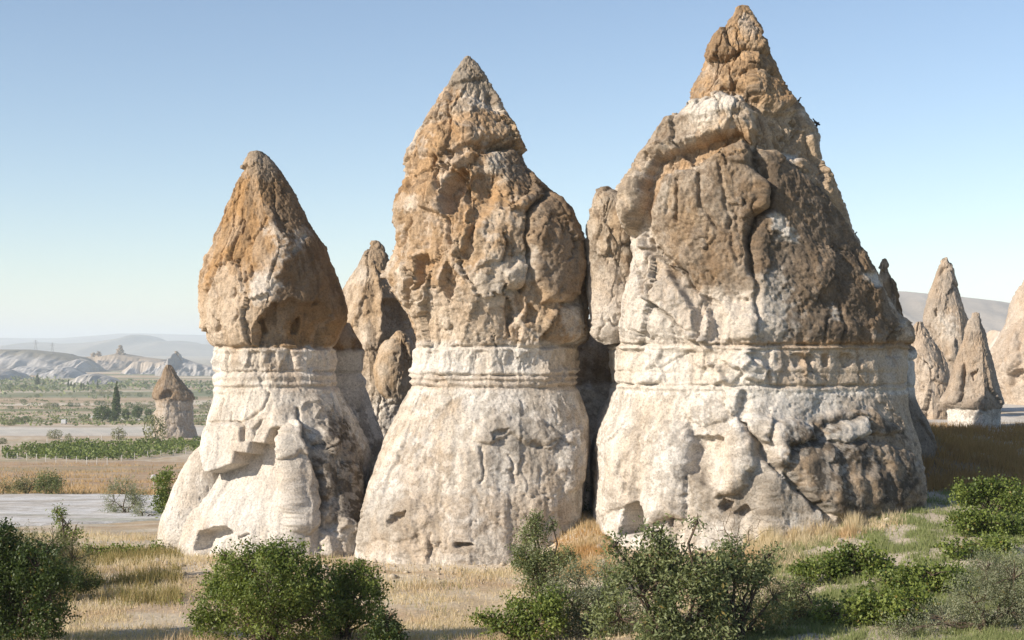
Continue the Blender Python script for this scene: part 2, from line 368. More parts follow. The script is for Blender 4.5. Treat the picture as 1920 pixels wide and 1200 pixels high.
# ------------------------------------------------------------------ left chimney
def left_chimney():
    root = empty('fairy_chimney', unproj(500, 1050, 51), 'shortest of the three big rock cones, smooth orange pointed cap and cut slab below', 'rock', 'tall rock cones in a row')
    LR = [(285, 472, 494), (300, 462, 512), (320, 452, 528), (345, 442, 541), (380, 428, 560), (420, 414, 580), (460, 398, 605), (482, 384, 613),
          (520, 376, 630), (560, 374, 645), (580, 376, 652), (600, 382, 653), (625, 384, 643), (645, 391, 632), (653, 400, 626), (680, 400, 627), (695, 402, 628),
          (701, 406, 624), (708, 401, 630), (722, 403, 628), (728, 400, 634), (740, 401, 640), (760, 396, 650), (790, 388, 668), (830, 384, 688), (850, 382, 694),
          (900, 368, 692), (950, 362, 694), (1000, 360, 694), (1050, 358, 692), (1090, 356, 692)]
    tent = [(285, 483, .2), (340, 490, .6), (396, 505, .75), (436, 528, .75), (476, 540, .7), (524, 530, .6), (564, 520, .55), (601, 500, .45), (650, 500, .35),
            (720, 520, .25), (780, 545, .5), (900, 570, .65), (1060, 570, .55)]
    c = body(LR, 51.5, .85, .8, 2.3, tent, 1.9, 250, 60)
    cap = sstep(655, 645, c.vz); neck = sstep(648, 655, c.vz) * sstep(742, 732, c.vz); low = sstep(732, 745, c.vz)
    lf = sstep(10, -14, c.pu - np.interp(c.pv, [285, 396, 436, 476, 524, 564, 601, 641], [483, 500, 524, 537, 522, 515, 478, 471]) + c.w1 * 8)
    weather(c, cap * (.35 + .65 * lf) + neck * .25 + low * (.10 + .5 * sstep(575, 610, c.pu)), .10, .10, .10, 1, 1.3, .035)
    pillow(c, T(2, [(640, 840), (720, 815), (900, 850), (990, 960), (960, 1085), (520, 1055), (515, 970), (560, 900)]), -.42, 26, 8)
    pillow(c, T(2, [(745, 960), (770, 920), (800, 915), (805, 960), (780, 1005), (750, 1005)]), -.25, 8)
    pillow(c, T(2, [(530, 930), (600, 930), (610, 1000), (540, 1030)]), -.12, 8)
    crack(c, T(2, [(600, 370), (640, 450), (690, 540), (700, 600), (660, 700)]), .10, 6, 9)
    for q, (x, y) in enumerate([(780, 500), (735, 575), (610, 455), (515, 520)]): pillow(c, T(2, [(x - 25, y), (x, y - 22), (x + 22, y), (x, y + 25)]), -.10, 7)
    for x, y, l in [(295, 660, 40), (320, 735, 30), (445, 790, 30), (495, 705, 45), (525, 680, 50), (300, 770, 30), (375, 640, 60), (470, 450, 60), (380, 370, 60), (460, 900, 40), (360, 960, 50)]:
        crack(c, T(2, [(x, y - l * .6), (x + 6, y), (x - 8, y + l * .6)]), -.17, 2.2, 3)
    # bedded neck
    strata(c, [(652, -.22, 4), (659, .06, 3), (676, .10, 12), (699, -.20, 3.5), (708, .08, 4), (716, -.05, 2.5), (722, .07, 3), (728, -.10, 2.2), (736, .05, 4)])
    f1, f2, iv, fa = worley(c.P * [1, 1, .4], .7, 18, True); c.disp += neck * (.09 * (iv - .5) + .13 * fa) * sstep(653, 660, c.vz) * sstep(726, 716, c.vz)
    c.disp += neck * (-.14) * sstep(.0, .5, fbm(c.P * [1, 1, .45], .75, 3, seed=31)) * sstep(655, 662, c.vz) * sstep(698, 690, c.vz)
    # split slab with its cut face, crack and boulders on the foot
    pillow(c, T(3, [(262, 470), (440, 447), (470, 470), (480, 540), (515, 540), (560, 432), (600, 432), (606, 480), (582, 550), (516, 546), (514, 602), (458, 590), (450, 650), (410, 667), (350, 690), (318, 690), (300, 610), (262, 560)]), .10, 3, 1.5, 'steep')
    pillow(c, T(3, [(230, 540), (262, 560), (300, 610), (318, 690), (350, 690), (410, 667), (450, 650), (458, 590), (514, 602), (516, 546), (582, 550), (606, 480), (640, 470), (660, 700), (640, 980), (240, 980)]), -.62, 3, 1.2, 'steep', (0, 0), (T(3, [(0, 640)])[0][1], T(3, [(0, 960)])[0][1]))
    crack(c, T(3, [(300, 452), (470, 445), (560, 385), (580, 300)]), -.12, 2, 3)
    crack(c, T(3, [(440, 447), (475, 470), (480, 540)]), -.2, 1.8, 1)
    pillow(c, T(3, [(515, 480), (560, 432), (600, 432), (606, 480), (582, 550), (516, 546)]), -.14, 4, 1)
    pillow(c, T(3, [(640, 480), (700, 440), (735, 470), (755, 560), (760, 650), (800, 760), (800, 890), (780, 960), (730, 1000), (690, 900), (660, 740), (620, 640)]), .22, 16, 10)
    pillow(c, T(3, [(650, 450), (720, 440), (745, 520), (740, 600), (650, 640), (620, 560)]), .16, 12, 8)
    pillow(c, T(3, [(760, 470), (860, 470), (900, 540), (880, 570), (770, 560)]), .22, 14, 8)
    pillow(c, T(3, [(770, 570), (870, 540), (970, 590), (1000, 720), (1010, 900), (930, 980), (830, 960), (800, 900), (810, 760), (790, 690)]), .32, 26, 10)
    pillow(c, T(3, [(800, 980), (880, 900), (970, 930), (1000, 1010), (930, 1110), (780, 1090)]), .35, 22, 10)
    pillow(c, T(3, [(318, 975), (430, 940), (472, 975), (400, 1040), (362, 1095), (308, 1060)]), -.5, 9, 5)
    pillow(c, T(3, [(490, 995), (545, 972), (540, 985), (500, 1005)]), -.15, 3, 2)
    crack(c, T(3, [(722, 390), (728, 440), (745, 480), (760, 640), (800, 720), (800, 890), (790, 950)]), -.25, 3, 4)
    crack(c, T(3, [(360, 340), (362, 440)]), -.12, 2, 3); crack(c, T(3, [(405, 405), (408, 445)]), -.12, 2, 2)
    crack(c, T(3, [(720, 400), (760, 345), (830, 330), (880, 390), (840, 360), (800, 420)]), .07, 3, 3)
    c.disp += low * .05 * sstep(.1, .5, fbm(c.P * [1, 1, .2], .5, 2, seed=33))
    grain(c, low * .55 + neck * .5 + cap * 1.0, 90, .05); run = fbm(c.P * [1, 1, .09] + .06 * c.w1[:, None], .42, 3, .55, seed=95); c.disp += low * .05 * run * sstep(740, 790, c.vz); c.disp += .9 * np.clip((c.vz - 740) / 320, 0, 1.3) * c.front
    col, n1, n2 = base_col(c, 653, OCHRE, TAN, 1)
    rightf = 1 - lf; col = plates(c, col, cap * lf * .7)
    grad = sstep(560, 430, c.pv) * .6 + .4
    col = mix(col, OCHRE, cap * lf * .55 * grad * (.5 + .5 * n1))
    col = mix(col, BROWN, cap * lf * .5 * streaks(c, 41, .5) * sstep(600, 420, c.pv))
    col = mix(col, CREAM, cap * lf * .65 * sstep(500, 600, c.pv + c.w1 * 40) * (1 - .4 * n1))
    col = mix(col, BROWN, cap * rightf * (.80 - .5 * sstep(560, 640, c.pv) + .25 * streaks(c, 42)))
    col = mix(col, GREY, sstep(350, 300, c.pv + c.w1 * 20) * .7)
    for p in ([(520, 680), (560, 690), (640, 670), (660, 740), (620, 830), (560, 850), (520, 780)], [(590, 450), (640, 445), (690, 540), (700, 610), (660, 640), (670, 540)], [(740, 470), (800, 480), (790, 520), (745, 590), (715, 570), (745, 540)]):
        col = mix(col, PALE, region(c, T(2, p), 10, 14) * .6)
    col = mix(col, OCHRE, neck * .5 * (sstep(.1, .5, c.w5) * .6 + sstep(560, 640, c.pu) * .5))
    col = mix(col, GREY, low * lichen(c, 43, .12) * .45 * sstep(560, 620, c.pu))
    col = mix(col, DARK, region(c, T(3, [(770, 560), (880, 400), (1000, 440), (1040, 700), (1010, 950), (920, 960), (830, 900), (800, 760)]), 22, 22) * (.6 + .4 * lichen(c, 44, -.1)))  # dark lichen on the right flank, colour deepened further for its shade
    col = mix(col, TAN, low * .15 * sstep(.05, .45, run) * sstep(735, 790, c.vz)); col = mix(col, GREY, low * .22 * sstep(.1, .5, -run))
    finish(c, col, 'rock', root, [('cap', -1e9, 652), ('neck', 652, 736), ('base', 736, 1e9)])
    # left buttress
    LB = [(834, 374, 382), (842, 364, 400), (855, 354, 415), (880, 341, 425), (910, 328, 430), (945, 314, 432), (980, 304, 432), (1020, 300, 432), (1060, 296, 432), (1085, 294, 432)]
    c = body(LB, 50.9, .85, 1.0, 2.1, None, 1.9, 110, 30)
    weather(c, np.full(len(c.P), .35, np.float32), .08, .05, .08, 3, 1.8)
    f1, f2, i_ = worley(c.P * [1, 1, .5], .16, 8); c.disp -= .05 * sstep(.38, .18, f1) * sstep(.45, .6, i_) * sstep(1060, 1000, c.pv) * sstep(890, 930, c.pv)
    hol = sstep(1010, 1035, c.pv) * sstep(1062, 1045, c.pv); c.disp += hol * .022 * np.sin((c.pu + c.pv * .35 + c.w1 * 8) * .9); c.disp -= hol * .10
    col, n1, n2 = base_col(c, 300, CREAM, TAN, 5)
    finish(c, col, 'buttress', root)
    # shaded pillar joined to the back
    RP = [(606, 640, 655), (622, 610, 662), (645, 600, 676), (660, 598, 683), (672, 598, 679), (700, 598, 677), (704, 600, 673), (712, 598, 683), (728, 598, 680), (735, 596, 684), (750, 590, 690),
          (790, 580, 706), (822, 575, 719), (850, 572, 714), (900, 570, 702), (960, 570, 692), (1010, 570, 682), (1070, 570, 676)]
    c = body(RP, 54.5, .8, .8, 2.3, None, 2.6, 90, 40)
    weather(c, np.full(len(c.P), .5, np.float32), .10, .08, .12, 6, 1.3)
    strata(c, [(652, -.15, 4), (700, -.18, 3.5), (728, -.10, 2.5)])
    col, n1, n2 = base_col(c, 660, BROWN, OCHRE, 7); col = mix(col, DARK, sstep(720, 780, c.pv) * .5 * lichen(c, 46, -.1))
    finish(c, col, 'rear_pillar', root)

# ------------------------------------------------------------------ middle chimney
def middle_chimney():
    root = empty('fairy_chimney', unproj(885, 1055, 52), 'middle of the three big rock cones, small grey tip and pitted tan cap', 'rock', 'tall rock cones in a row')
    LR = [(107, 869, 884), (118, 862, 891), (140, 850, 906), (165, 838, 922), (185, 828, 933), (210, 812, 945), (240, 795, 962), (270, 771, 978), (285, 762, 985), (310, 757, 993),
          (340, 755, 1015), (370, 748, 1040), (390, 745, 1060), (410, 743, 1075), (440, 742, 1090), (460, 741, 1097), (480, 735, 1100), (500, 725, 1102), (515, 716, 1103), (530, 722, 1103),
          (550, 738, 1103), (570, 752, 1104), (590, 765, 1106), (610, 772, 1108), (630, 776, 1108), (640, 777, 1098), (650, 775, 1085), (680, 772, 1078), (697, 765, 1079), (703, 763, 1080), (709, 769, 1077),
          (715, 767, 1080), (723, 769, 1078), (730, 771, 1077), (735, 766, 1082), (760, 752, 1092), (790, 742, 1098), (820, 727, 1100), (850, 714, 1101), (880, 706, 1100), (920, 697, 1098),
          (960, 690, 1092), (990, 685, 1086), (1020, 681, 1080), (1060, 674, 1074), (1100, 668, 1070)]
    tent = [(107, 876, .1), (300, 880, .35), (500, 900, .3), (650, 930, .2), (720, 930, .15), (900, 880, .2), (1060, 860, .2)]
    c = body(LR, 51, .85, .8, 2.7, tent, 1.9, 270, 64)
    cap = sstep(655, 645, c.vz); neck = sstep(645, 655, c.vz) * sstep(742, 732, c.vz); low = sstep(732, 745, c.vz); tip = sstep(176, 160, c.pv + (c.pu - 880) * -.15 + c.w1 * 5)
    weather(c, cap * (1 - tip * .8) + neck * .25 + low * .2, .125, .12, .16, 11, 1.25, .04)
    q = lambda p, h, wd=9, wp=6, pr='round', **k: pillow(c, T(4, p), h, wd, wp, pr, **k)
    q([(320, 185), (400, 140), (470, 135), (500, 190), (540, 250), (560, 290), (440, 210), (380, 215), (340, 240)], -.15, 7)
    q([(340, 250), (420, 205), (500, 245), (580, 300), (630, 390), (600, 400), (470, 385), (400, 390), (350, 340)], .26, 22)
    q([(205, 400), (250, 290), (330, 220), (345, 340), (330, 400), (300, 440), (220, 440)], .18, 20)
    q([(300, 420), (420, 380), (470, 395), (590, 405), (560, 425), (430, 430), (340, 460)], -.20, 10)
    q([(440, 430), (500, 420), (590, 410), (640, 440), (690, 560), (690, 600), (640, 650), (560, 650), (530, 530), (480, 500)], .22, 16)
    q([(215, 560), (290, 530), (305, 640), (350, 672), (290, 665), (225, 640)], .28, 16)
    q([(300, 600), (325, 535), (400, 480), (418, 505), (392, 590), (352, 668), (312, 655)], -.50, 8)
    crack(c, T(4, [(302, 610), (312, 540), (345, 485), (400, 445), (435, 430)]), .22, 6, 3)
    q([(395, 590), (420, 520), (480, 500), (530, 530), (520, 600), (470, 700), (410, 745), (400, 690)], -.26, 14)
    q([(190, 900), (200, 830), (250, 820), (258, 870), (235, 930), (200, 965)], -.42, 8)
    q([(155, 860), (185, 890), (196, 1020), (186, 1070), (165, 960)], -.35, 7)
    q([(300, 890), (330, 850), (352, 870), (390, 910), (370, 950), (335, 1005), (308, 970)], -.36, 8)
    q([(556, 955), (628, 950), (625, 1030), (600, 1080), (565, 1105)], -.30, 4, 3, 'steep')
    q([(640, 1010), (690, 1040), (680, 1090), (640, 1090)], -.2, 7)
    q([(330, 790), (420, 680), (410, 750), (390, 810), (350, 830)], .16, 9)
    q([(380, 810), (425, 700), (440, 720), (430, 790), (400, 850)], -.2, 6)
    q([(460, 800), (500, 740), (555, 730), (545, 850), (500, 860), (440, 880)], .12, 9)
    q([(700, 585), (645, 655), (637, 760), (650, 880), (690, 1010), (820, 1000), (880, 900), (860, 740), (800, 620), (735, 545)], .34, 24)
    q([(550, 890), (600, 840), (645, 860), (640, 940), (560, 945)], .2, 12)
    q([(700, 1080), (760, 1010), (880, 1020), (900, 1100), (880, 1160), (720, 1170)], .16, 14)
    crack(c, T(4, [(700, 600), (645, 650), (636, 760), (645, 870), (625, 960)]), -.32, 3.2, 4)
    crack(c, T(4, [(545, 740), (555, 780), (540, 850)]), -.2, 2.2, 3); crack(c, T(4, [(558, 960), (560, 1050), (570, 1140)]), -.16, 2, 3)
    crack(c, T(4, [(285, 440), (283, 520), (300, 560)]), -.2, 3, 4); crack(c, T(4, [(195, 690), (165, 760), (155, 850)]), -.2, 3, 4)
    crack(c, T(4, [(330, 690), (335, 760), (345, 800)]), -.15, 2.5, 3); crack(c, T(4, [(150, 610), (165, 560), (180, 480)]), -.18, 3, 4)
    crack(c, T(4, [(500, 415), (590, 405)]), -.16, 2, 2); crack(c, T(4, [(185, 1060), (210, 1110), (230, 1190)]), -.18, 3, 3)
    strata(c, [(650, -.16, 3), (656, .05, 2.5), (697, .10, 5), (704, -.17, 2.0), (710, .07, 2.6), (715, -.09, 1.4), (720, .06, 2.2), (727, -.18, 2.2), (738, .07, 6)])
    f1, f2, iv, fa = worley(c.P * [1, 1, .4], .75, 17, True); c.disp += neck * (.10 * (iv - .5) + .14 * fa) * sstep(653, 660, c.vz) * sstep(726, 716, c.vz)
    c.disp += neck * .14 * terrace(fbm(c.P * [1, 1, .35], .8, 3, seed=35), .3, .6) * sstep(655, 662, c.vz) * sstep(703, 694, c.vz)
    b = lambda p, h, wd=16, wp=8, pr='round': pillow(c, T(5, p), h, wd, wp, pr)
    b([(570, 470), (700, 440), (870, 460), (940, 530), (930, 600), (800, 580), (720, 530), (650, 590), (580, 560)], .18, 20)
    b([(640, 520), (730, 500), (720, 530), (660, 560)], -.14, 7); b([(230, 900), (300, 890), (290, 930), (235, 955)], -.28, 8); b([(105, 920), (150, 895), (140, 930), (110, 950)], -.22, 7)
    b([(495, 1030), (540, 1015), (560, 1040), (520, 1060), (495, 1055)], -.3, 6); b([(80, 860), (300, 820), (400, 900), (380, 1000), (100, 1050)], .12, 30)
    b([(940, 560), (1060, 480), (1100, 600), (1080, 760), (960, 820), (930, 700)], .14, 26)
    for l in ([(605, 600), (605, 720), (595, 760)], [(240, 640), (215, 740), (205, 800)], [(720, 640), (750, 680), (740, 760)], [(860, 600), (940, 560), (1000, 590)], [(400, 1000), (400, 1100)], [(1040, 480), (1050, 560)]):
        crack(c, T(5, l), -.12, 2.4, 6)
    c.disp -= low * .035 * sstep(.25, .45, fbm(c.P * [1, 1, .7], .36, 3, seed=37)) * sstep(-.2, .3, c.w4 + c.w5)
    grain(c, low * .6 + neck * .5 + cap * 1.1, 92, .055); run = fbm(c.P * [1, 1, .09] + .06 * c.w1[:, None], .42, 3, .55, seed=97); c.disp += low * .05 * run * sstep(740, 790, c.vz); c.disp += .9 * np.clip((c.vz - 740) / 320, 0, 1.3) * c.front
    col, n1, n2 = base_col(c, 640, TAN, CREAM, 11)
    up = sstep(480, 330, c.pv + c.w4 * 60); col = plates(c, col, cap * (1 - tip) * .65)
    col = mix(col, OCHRE, cap * (.45 + .3 * up) * sstep(-.3, .3, fbm(c.P, 1.3, 3, seed=50)))
    col = mix(col, BROWN, cap * .55 * lichen(c, 51, .05) * (.35 + .65 * up))
    col = mix(col, PALE, cap * .35 * sstep(.2, .5, fbm(c.P, .9, 4, .65, seed=52)) * (1 - .3 * up))
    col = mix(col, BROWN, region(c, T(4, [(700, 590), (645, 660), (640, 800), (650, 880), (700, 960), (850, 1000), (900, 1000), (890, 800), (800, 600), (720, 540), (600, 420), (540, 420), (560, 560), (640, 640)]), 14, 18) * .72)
    col = mix(col, OCHRE, region(c, T(4, [(395, 600), (420, 510), (540, 520), (530, 600), (470, 720), (410, 760)]), 10, 12) * .7)
    col = mix(col, OCHRE, region(c, T(4, [(160, 680), (330, 480), (420, 480), (400, 700), (330, 900), (180, 1000)]), 20, 20) * .35)
    col = mix(col, GREY, tip * .85)
    col = mix(col, CREAM, region(c, T(4, [(180, 980), (300, 950), (520, 900), (560, 1180), (200, 1200)]), 20, 24) * .5)
    col = mix(col, OCHRE, neck * .2 * sstep(700, 706, c.vz) * sstep(734, 728, c.vz)); col = mix(col, TAN, neck * .5 * sstep(1000, 1050, c.pu))
    col = mix(col, GREY, low * lichen(c, 53, .08) * .5); col = mix(col, TAN, low * .35 * sstep(.1, .5, c.w4 + c.w2 * .5))
    col = mix(col, GREY, region(c, T(5, [(620, 470), (800, 440), (940, 500), (930, 640), (820, 720), (760, 620), (640, 600)]), 18, 22) * .55)
    col = mix(col, GREY, region(c, T(5, [(110, 830), (250, 790), (330, 880), (300, 1000), (60, 1040)]), 18, 22) * .45)
    col = mix(col, TAN, low * .15 * sstep(.05, .45, run) * sstep(735, 790, c.vz)); col = mix(col, GREY, low * .22 * sstep(.1, .5, -run))
    finish(c, col, 'rock', root, [('cap', -1e9, 651), ('neck', 651, 735), ('base', 735, 1e9)])

# ------------------------------------------------------------------ right chimney
def right_chimney():
    root = empty('fairy_chimney', unproj(1410, 1000, 49.5), 'tallest and widest big rock cone, stepped orange spire over dark brown slabs', 'rock', 'tall rock cones in a row')
    LR = [(12, 1383, 1398), (25, 1378, 1408), (40, 1362, 1418), (60, 1347, 1428), (80, 1336, 1438), (110, 1325, 1450), (140, 1315, 1462), (170, 1303, 1474), (195, 1300, 1490), (205, 1282, 1497),
          (220, 1250, 1505), (240, 1228, 1515), (260, 1218, 1525), (300, 1195, 1533), (340, 1168, 1552), (365, 1152, 1565), (400, 1150, 1580), (440, 1165, 1596), (480, 1172, 1615), (520, 1160, 1638),
          (560, 1150, 1658), (590, 1146, 1675), (610, 1140, 1698), (630, 1142, 1703), (645, 1146, 1699), (655, 1149, 1690), (680, 1150, 1692), (720, 1150, 1694), (728, 1152, 1692), (736, 1148, 1697), (760, 1140, 1700),
          (800, 1125, 1708), (830, 1117, 1715), (870, 1113, 1722), (910, 1110, 1725), (950, 1109, 1724), (990, 1108, 1722), (1030, 1107, 1720), (1060, 1106, 1720)]
    tent = [(12, 1390, .3), (150, 1395, .5), (300, 1400, .45), (450, 1390, .5), (640, 1370, .45), (720, 1370, .4), (800, 1390, .5), (1000, 1400, .5)]
    c = body(LR, 49.5, .74, 1.3, 2.5, tent, 1.9, 360, 80)
    cap = sstep(652, 642, c.vz); neck = sstep(642, 652, c.vz) * sstep(735, 725, c.vz); low = sstep(725, 738, c.vz); spire = sstep(215, 190, c.pv)
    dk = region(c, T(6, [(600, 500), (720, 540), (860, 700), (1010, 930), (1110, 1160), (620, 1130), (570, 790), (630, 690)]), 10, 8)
    weather(c, cap * (1 - .55 * dk) + neck * .25 + low * .22, .135, .12, .16, 21, 1.2, .04)
    q = lambda p, h, wd=12, wp=5, pr='round', **k: pillow(c, T(6, p), h, wd, wp, pr, **k)
    q([(470, 90), (540, 50), (600, 90), (640, 180), (560, 160), (500, 190), (440, 200), (450, 130)], .22, 16)
    q([(440, 300), (480, 210), (550, 165), (620, 175), (660, 220), (650, 250), (560, 240), (530, 280), (460, 330), (395, 350), (400, 310)], .16, 12)
    q([(535, 300), (540, 260), (580, 235), (640, 260), (690, 310), (710, 345), (660, 370), (580, 335)], .30, 13)
    q([(455, 335), (500, 300), (520, 310), (520, 330), (470, 345)], .25, 6)
    q([(580, 345), (650, 375), (735, 370), (760, 440), (740, 510), (660, 510), (590, 490), (600, 430)], -.16, 10)
    q([(125, 680), (150, 640), (190, 570), (210, 490), (270, 420), (300, 388), (350, 380), (400, 350), (500, 325), (560, 340), (590, 380), (597, 430), (585, 478), (540, 448), (480, 462), (420, 488), (330, 522), (290, 545), (262, 590), (245, 640), (238, 690), (225, 735), (190, 778), (140, 740)], .72, 26, 4)
    q([(300, 420), (420, 395), (560, 385), (590, 400), (585, 440), (480, 440), (400, 470), (300, 500)], -.14, 18, 6)
    crack(c, T(6, [(215, 560), (300, 492), (420, 458), (500, 425), (580, 405)]), .14, 5, 7)
    q([(260, 700), (300, 605), (340, 565), (400, 572), (480, 500), (560, 465), (580, 500), (582, 550), (627, 610), (632, 690), (592, 718), (570, 780), (580, 900), (600, 945), (600, 1000), (560, 990), (470, 985), (410, 965), (370, 900), (320, 870), (290, 820), (265, 760)], .55, 15, 3, 'round', fade=(470, 575))
    q([(480, 500), (560, 465), (580, 500), (582, 550), (540, 560), (480, 545)], .18, 9)
    q([(590, 500), (640, 500), (720, 550), (800, 630), (860, 700), (920, 790), (960, 860), (1010, 930), (1040, 980), (1090, 1080), (1105, 1160), (900, 1150), (700, 1135), (610, 1115), (600, 1000), (585, 880), (572, 790), (602, 718), (637, 690), (627, 600)], .30, 13, 3, 'round', fade=(520, 640))
    q([(700, 520), (760, 520), (830, 560), (870, 650), (850, 690), (790, 620), (730, 560)], .2, 10)
    q([(190, 800), (240, 770), (268, 850), (245, 960), (270, 1010), (330, 1060), (372, 1130), (200, 1128), (125, 1110), (118, 1070), (150, 950)], .36, 16, fade=(560, 650))
    q([(258, 880), (270, 845), (310, 860), (375, 910), (432, 1000), (442, 1060), (432, 1130), (372, 1130), (360, 1090), (310, 1040), (248, 990)], .36, 7, 3)
    q([(300, 862), (375, 912), (430, 1000), (440, 1060), (432, 1125), (400, 1125), (390, 1030), (340, 940)], -.30, 8, 3)
    q([(410, 975), (470, 990), (500, 1060), (480, 1130), (440, 1135), (440, 1050)], -.20, 8, 4)
    q([(480, 1000), (590, 1000), (600, 1120), (500, 1130)], .14, 14)
    q([(230, 790), (262, 785), (262, 825), (235, 820)], .18, 4, 2); q([(250, 830), (275, 835), (270, 870), (250, 865)], .14, 4, 2)
    q([(920, 900), (1000, 910), (1030, 950), (960, 960)], -.1, 8)
    q([(1030, 1140), (1060, 1090), (1105, 1110), (1110, 1180), (1040, 1180)], -.14, 8)
    for l, h, wd in ([[(597, 440), (585, 500), (595, 560), (630, 620), (632, 690), (590, 725), (568, 790), (575, 880), (598, 950), (600, 1120)], -.10, 2.4],
                     [[(440, 300), (490, 210), (540, 170)], -.2, 2.5], [[(350, 610), (355, 740)], -.18, 3], [[(420, 600), (425, 690), (480, 760)], -.18, 3], [[(880, 1140), (890, 1080), (860, 1000)], -.14, 2.5],
                     [[(820, 1130), (830, 1050)], -.14, 2.5], [[(300, 840), (350, 880), (400, 960)], -.22, 3], [[(1035, 1150), (1060, 1095), (1090, 1070)], -.2, 3], [[(800, 620), (870, 760), (920, 900)], -.1, 3],
                     [[(480, 560), (500, 660), (520, 780), (540, 870)], -.12, 3]):
        crack(c, T(6, l), h, wd, 4)
    strata(c, [(646, -.22, 3), (652, .10, 2.2), (656, -.06, 2), (690, .06, 10), (700, -.05, 2), (724, -.20, 2.6), (731, .08, 3), (742, .05, 6)])
    nz = fbm(c.P * [1, 1, .4], .9, 3, seed=36); f1, f2, iv, fa = worley(c.P * [1, 1, .4], .9, 19, True); c.disp += neck * (.09 * (iv - .5) + .13 * fa) * sstep(653, 660, c.vz) * sstep(726, 716, c.vz)
    c.disp += neck * (.16 * terrace(nz, .3, .6)) * sstep(655, 662, c.vz) * sstep(724, 716, c.vz) * sstep(1480, 1420, c.pu)
    b = lambda p, h, wd=16, wp=6, pr='round': pillow(c, T(7, p), h, wd, wp, pr)
    b([(340, 140), (420, 135), (415, 225), (330, 235)], .1, 9); b([(820, 150), (880, 140), (850, 170), (930, 230), (930, 300), (830, 280), (780, 240), (700, 190)], .2, 8, 8)
    for x, w_ in ((1090, 44), (1145, 22), (1220, 20), (1325, 34)): b([(x - w_, 190), (x - w_ * .6, 165), (x + w_ * .6, 165), (x + w_, 190), (x + w_ * .6, 230), (x - w_ * .5, 235)], -.16, 7, 3)
    b([(640, 200), (700, 220), (740, 300), (680, 320), (620, 250)], .16, 8, 8); b([(190, 270), (420, 262), (415, 300), (300, 322), (195, 322)], .14, 9)
    b([(730, 340), (820, 335), (810, 400), (770, 470), (740, 430)], .25, 9, 4)
    b([(500, 400), (650, 380), (740, 420), (760, 480), (700, 500), (620, 520), (570, 500)], .14, 14)
    b([(110, 600), (180, 520), (350, 530), (370, 560), (360, 700), (330, 900), (120, 960), (105, 800)], .22, 40); b([(350, 560), (440, 490), (560, 500), (575, 570), (565, 800), (560, 950), (400, 1000), (340, 850)], .34, 36)
    b([(575, 560), (745, 570), (740, 680), (700, 820), (640, 800), (580, 740)], -.34, 18)
    b([(740, 560), (790, 480), (850, 540), (895, 600), (890, 720), (850, 800), (800, 850), (690, 860), (730, 720)], .36, 22)
    b([(790, 480), (940, 470), (940, 560), (900, 590), (840, 530)], .25, 9, 10)
    b([(930, 640), (940, 520), (1050, 480), (1140, 500), (1160, 580), (1020, 620), (990, 700), (970, 780)], .34, 14, 8)
    b([(1190, 560), (1210, 520), (1400, 470), (1410, 560), (1290, 600), (1200, 590)], .28, 12, 6)
    b([(980, 700), (1040, 610), (1180, 580), (1420, 590), (1600, 640), (1670, 760), (1620, 900), (1500, 960), (1200, 950), (1100, 850)], .26, 34, 10)
    b([(1240, 600), (1300, 650), (1420, 620), (1480, 700), (1380, 790), (1230, 760), (1180, 690)], -.12, 24, 12)
    b([(1160, 520), (1200, 450), (1440, 440), (1560, 530), (1540, 570), (1420, 560), (1400, 470)], .12, 10, 8)
    crack(c, T(7, [(890, 600), (930, 680), (1000, 780), (1100, 870), (1180, 950)]), -.34, 5, 6)
    crack(c, T(7, [(265, 690), (260, 740), (295, 790), (288, 830)]), -.14, 2, 4); crack(c, T(7, [(820, 505), (890, 580)]), -.2, 3, 4)
    b([(272, 1040), (276, 950), (300, 900), (340, 878), (370, 900), (393, 985), (385, 1035), (330, 1050)], -1.0, 10, 2)
    b([(146, 1100), (160, 1055), (205, 1040), (250, 1065), (250, 1105)], -.6, 8, 2); b([(487, 1000), (490, 955), (510, 955), (510, 1010)], -.35, 4, 1); b([(160, 985), (175, 955), (190, 965), (180, 1000)], -.3, 4, 1)
    b([(720, 900), (745, 865), (785, 880), (780, 920), (740, 930)], -.4, 7, 3); b([(790, 930), (850, 890), (880, 940), (830, 965)], -.3, 8, 3)
    c.disp -= low * .025 * sstep(.25, .45, fbm(c.P, .3, 3, seed=38))
    grain(c, low * .6 + neck * .5 + cap * 1.1, 94, .055); run = fbm(c.P * [1, 1, .09] + .06 * c.w1[:, None], .42, 3, .55, seed=99); c.disp += low * .05 * run * sstep(740, 790, c.vz); c.disp += .9 * np.clip((c.vz - 740) / 320, 0, 1.3) * c.front
    col, n1, n2 = base_col(c, 620, TAN, CREAM, 21)
    col = mix(col, OCHRE, spire * (.6 + .3 * n1)); col = plates(c, col, cap); col = mix(col, BROWN, cap * .5 * lichen(c, 61, .05) * (1 - .6 * spire))
    col = mix(col, BROWN, spire * .55 * lichen(c, 66, 0)); col = mix(col, GREY, cap * .4 * lichen(c, 62, .1))
    mid = region(c, T(6, [(260, 700), (300, 600), (400, 570), (480, 495), (560, 465), (630, 610), (590, 720), (575, 900), (600, 990), (560, 990), (430, 960), (290, 820)]), 8, 10)
    col = mix(col, BROWN, mid * (.35 + .35 * lichen(c, 63, 0)) * sstep(620, 450, c.pv + c.w1 * 30 + c.w4 * 40)); col = mix(col, GREY, mid * .3 * n2); col = mix(col, CREAM, cap * .55 * sstep(470, 640, c.pv + c.w4 * 50) * sstep(1440, 1300, c.pu + c.w1 * 30))
    col = mix(col, BROWN, dk * .72); col = mix(col, DARK, dk * .55 * sstep(-.3, .2, fbm(c.P, .8, 4, .7, seed=64)))
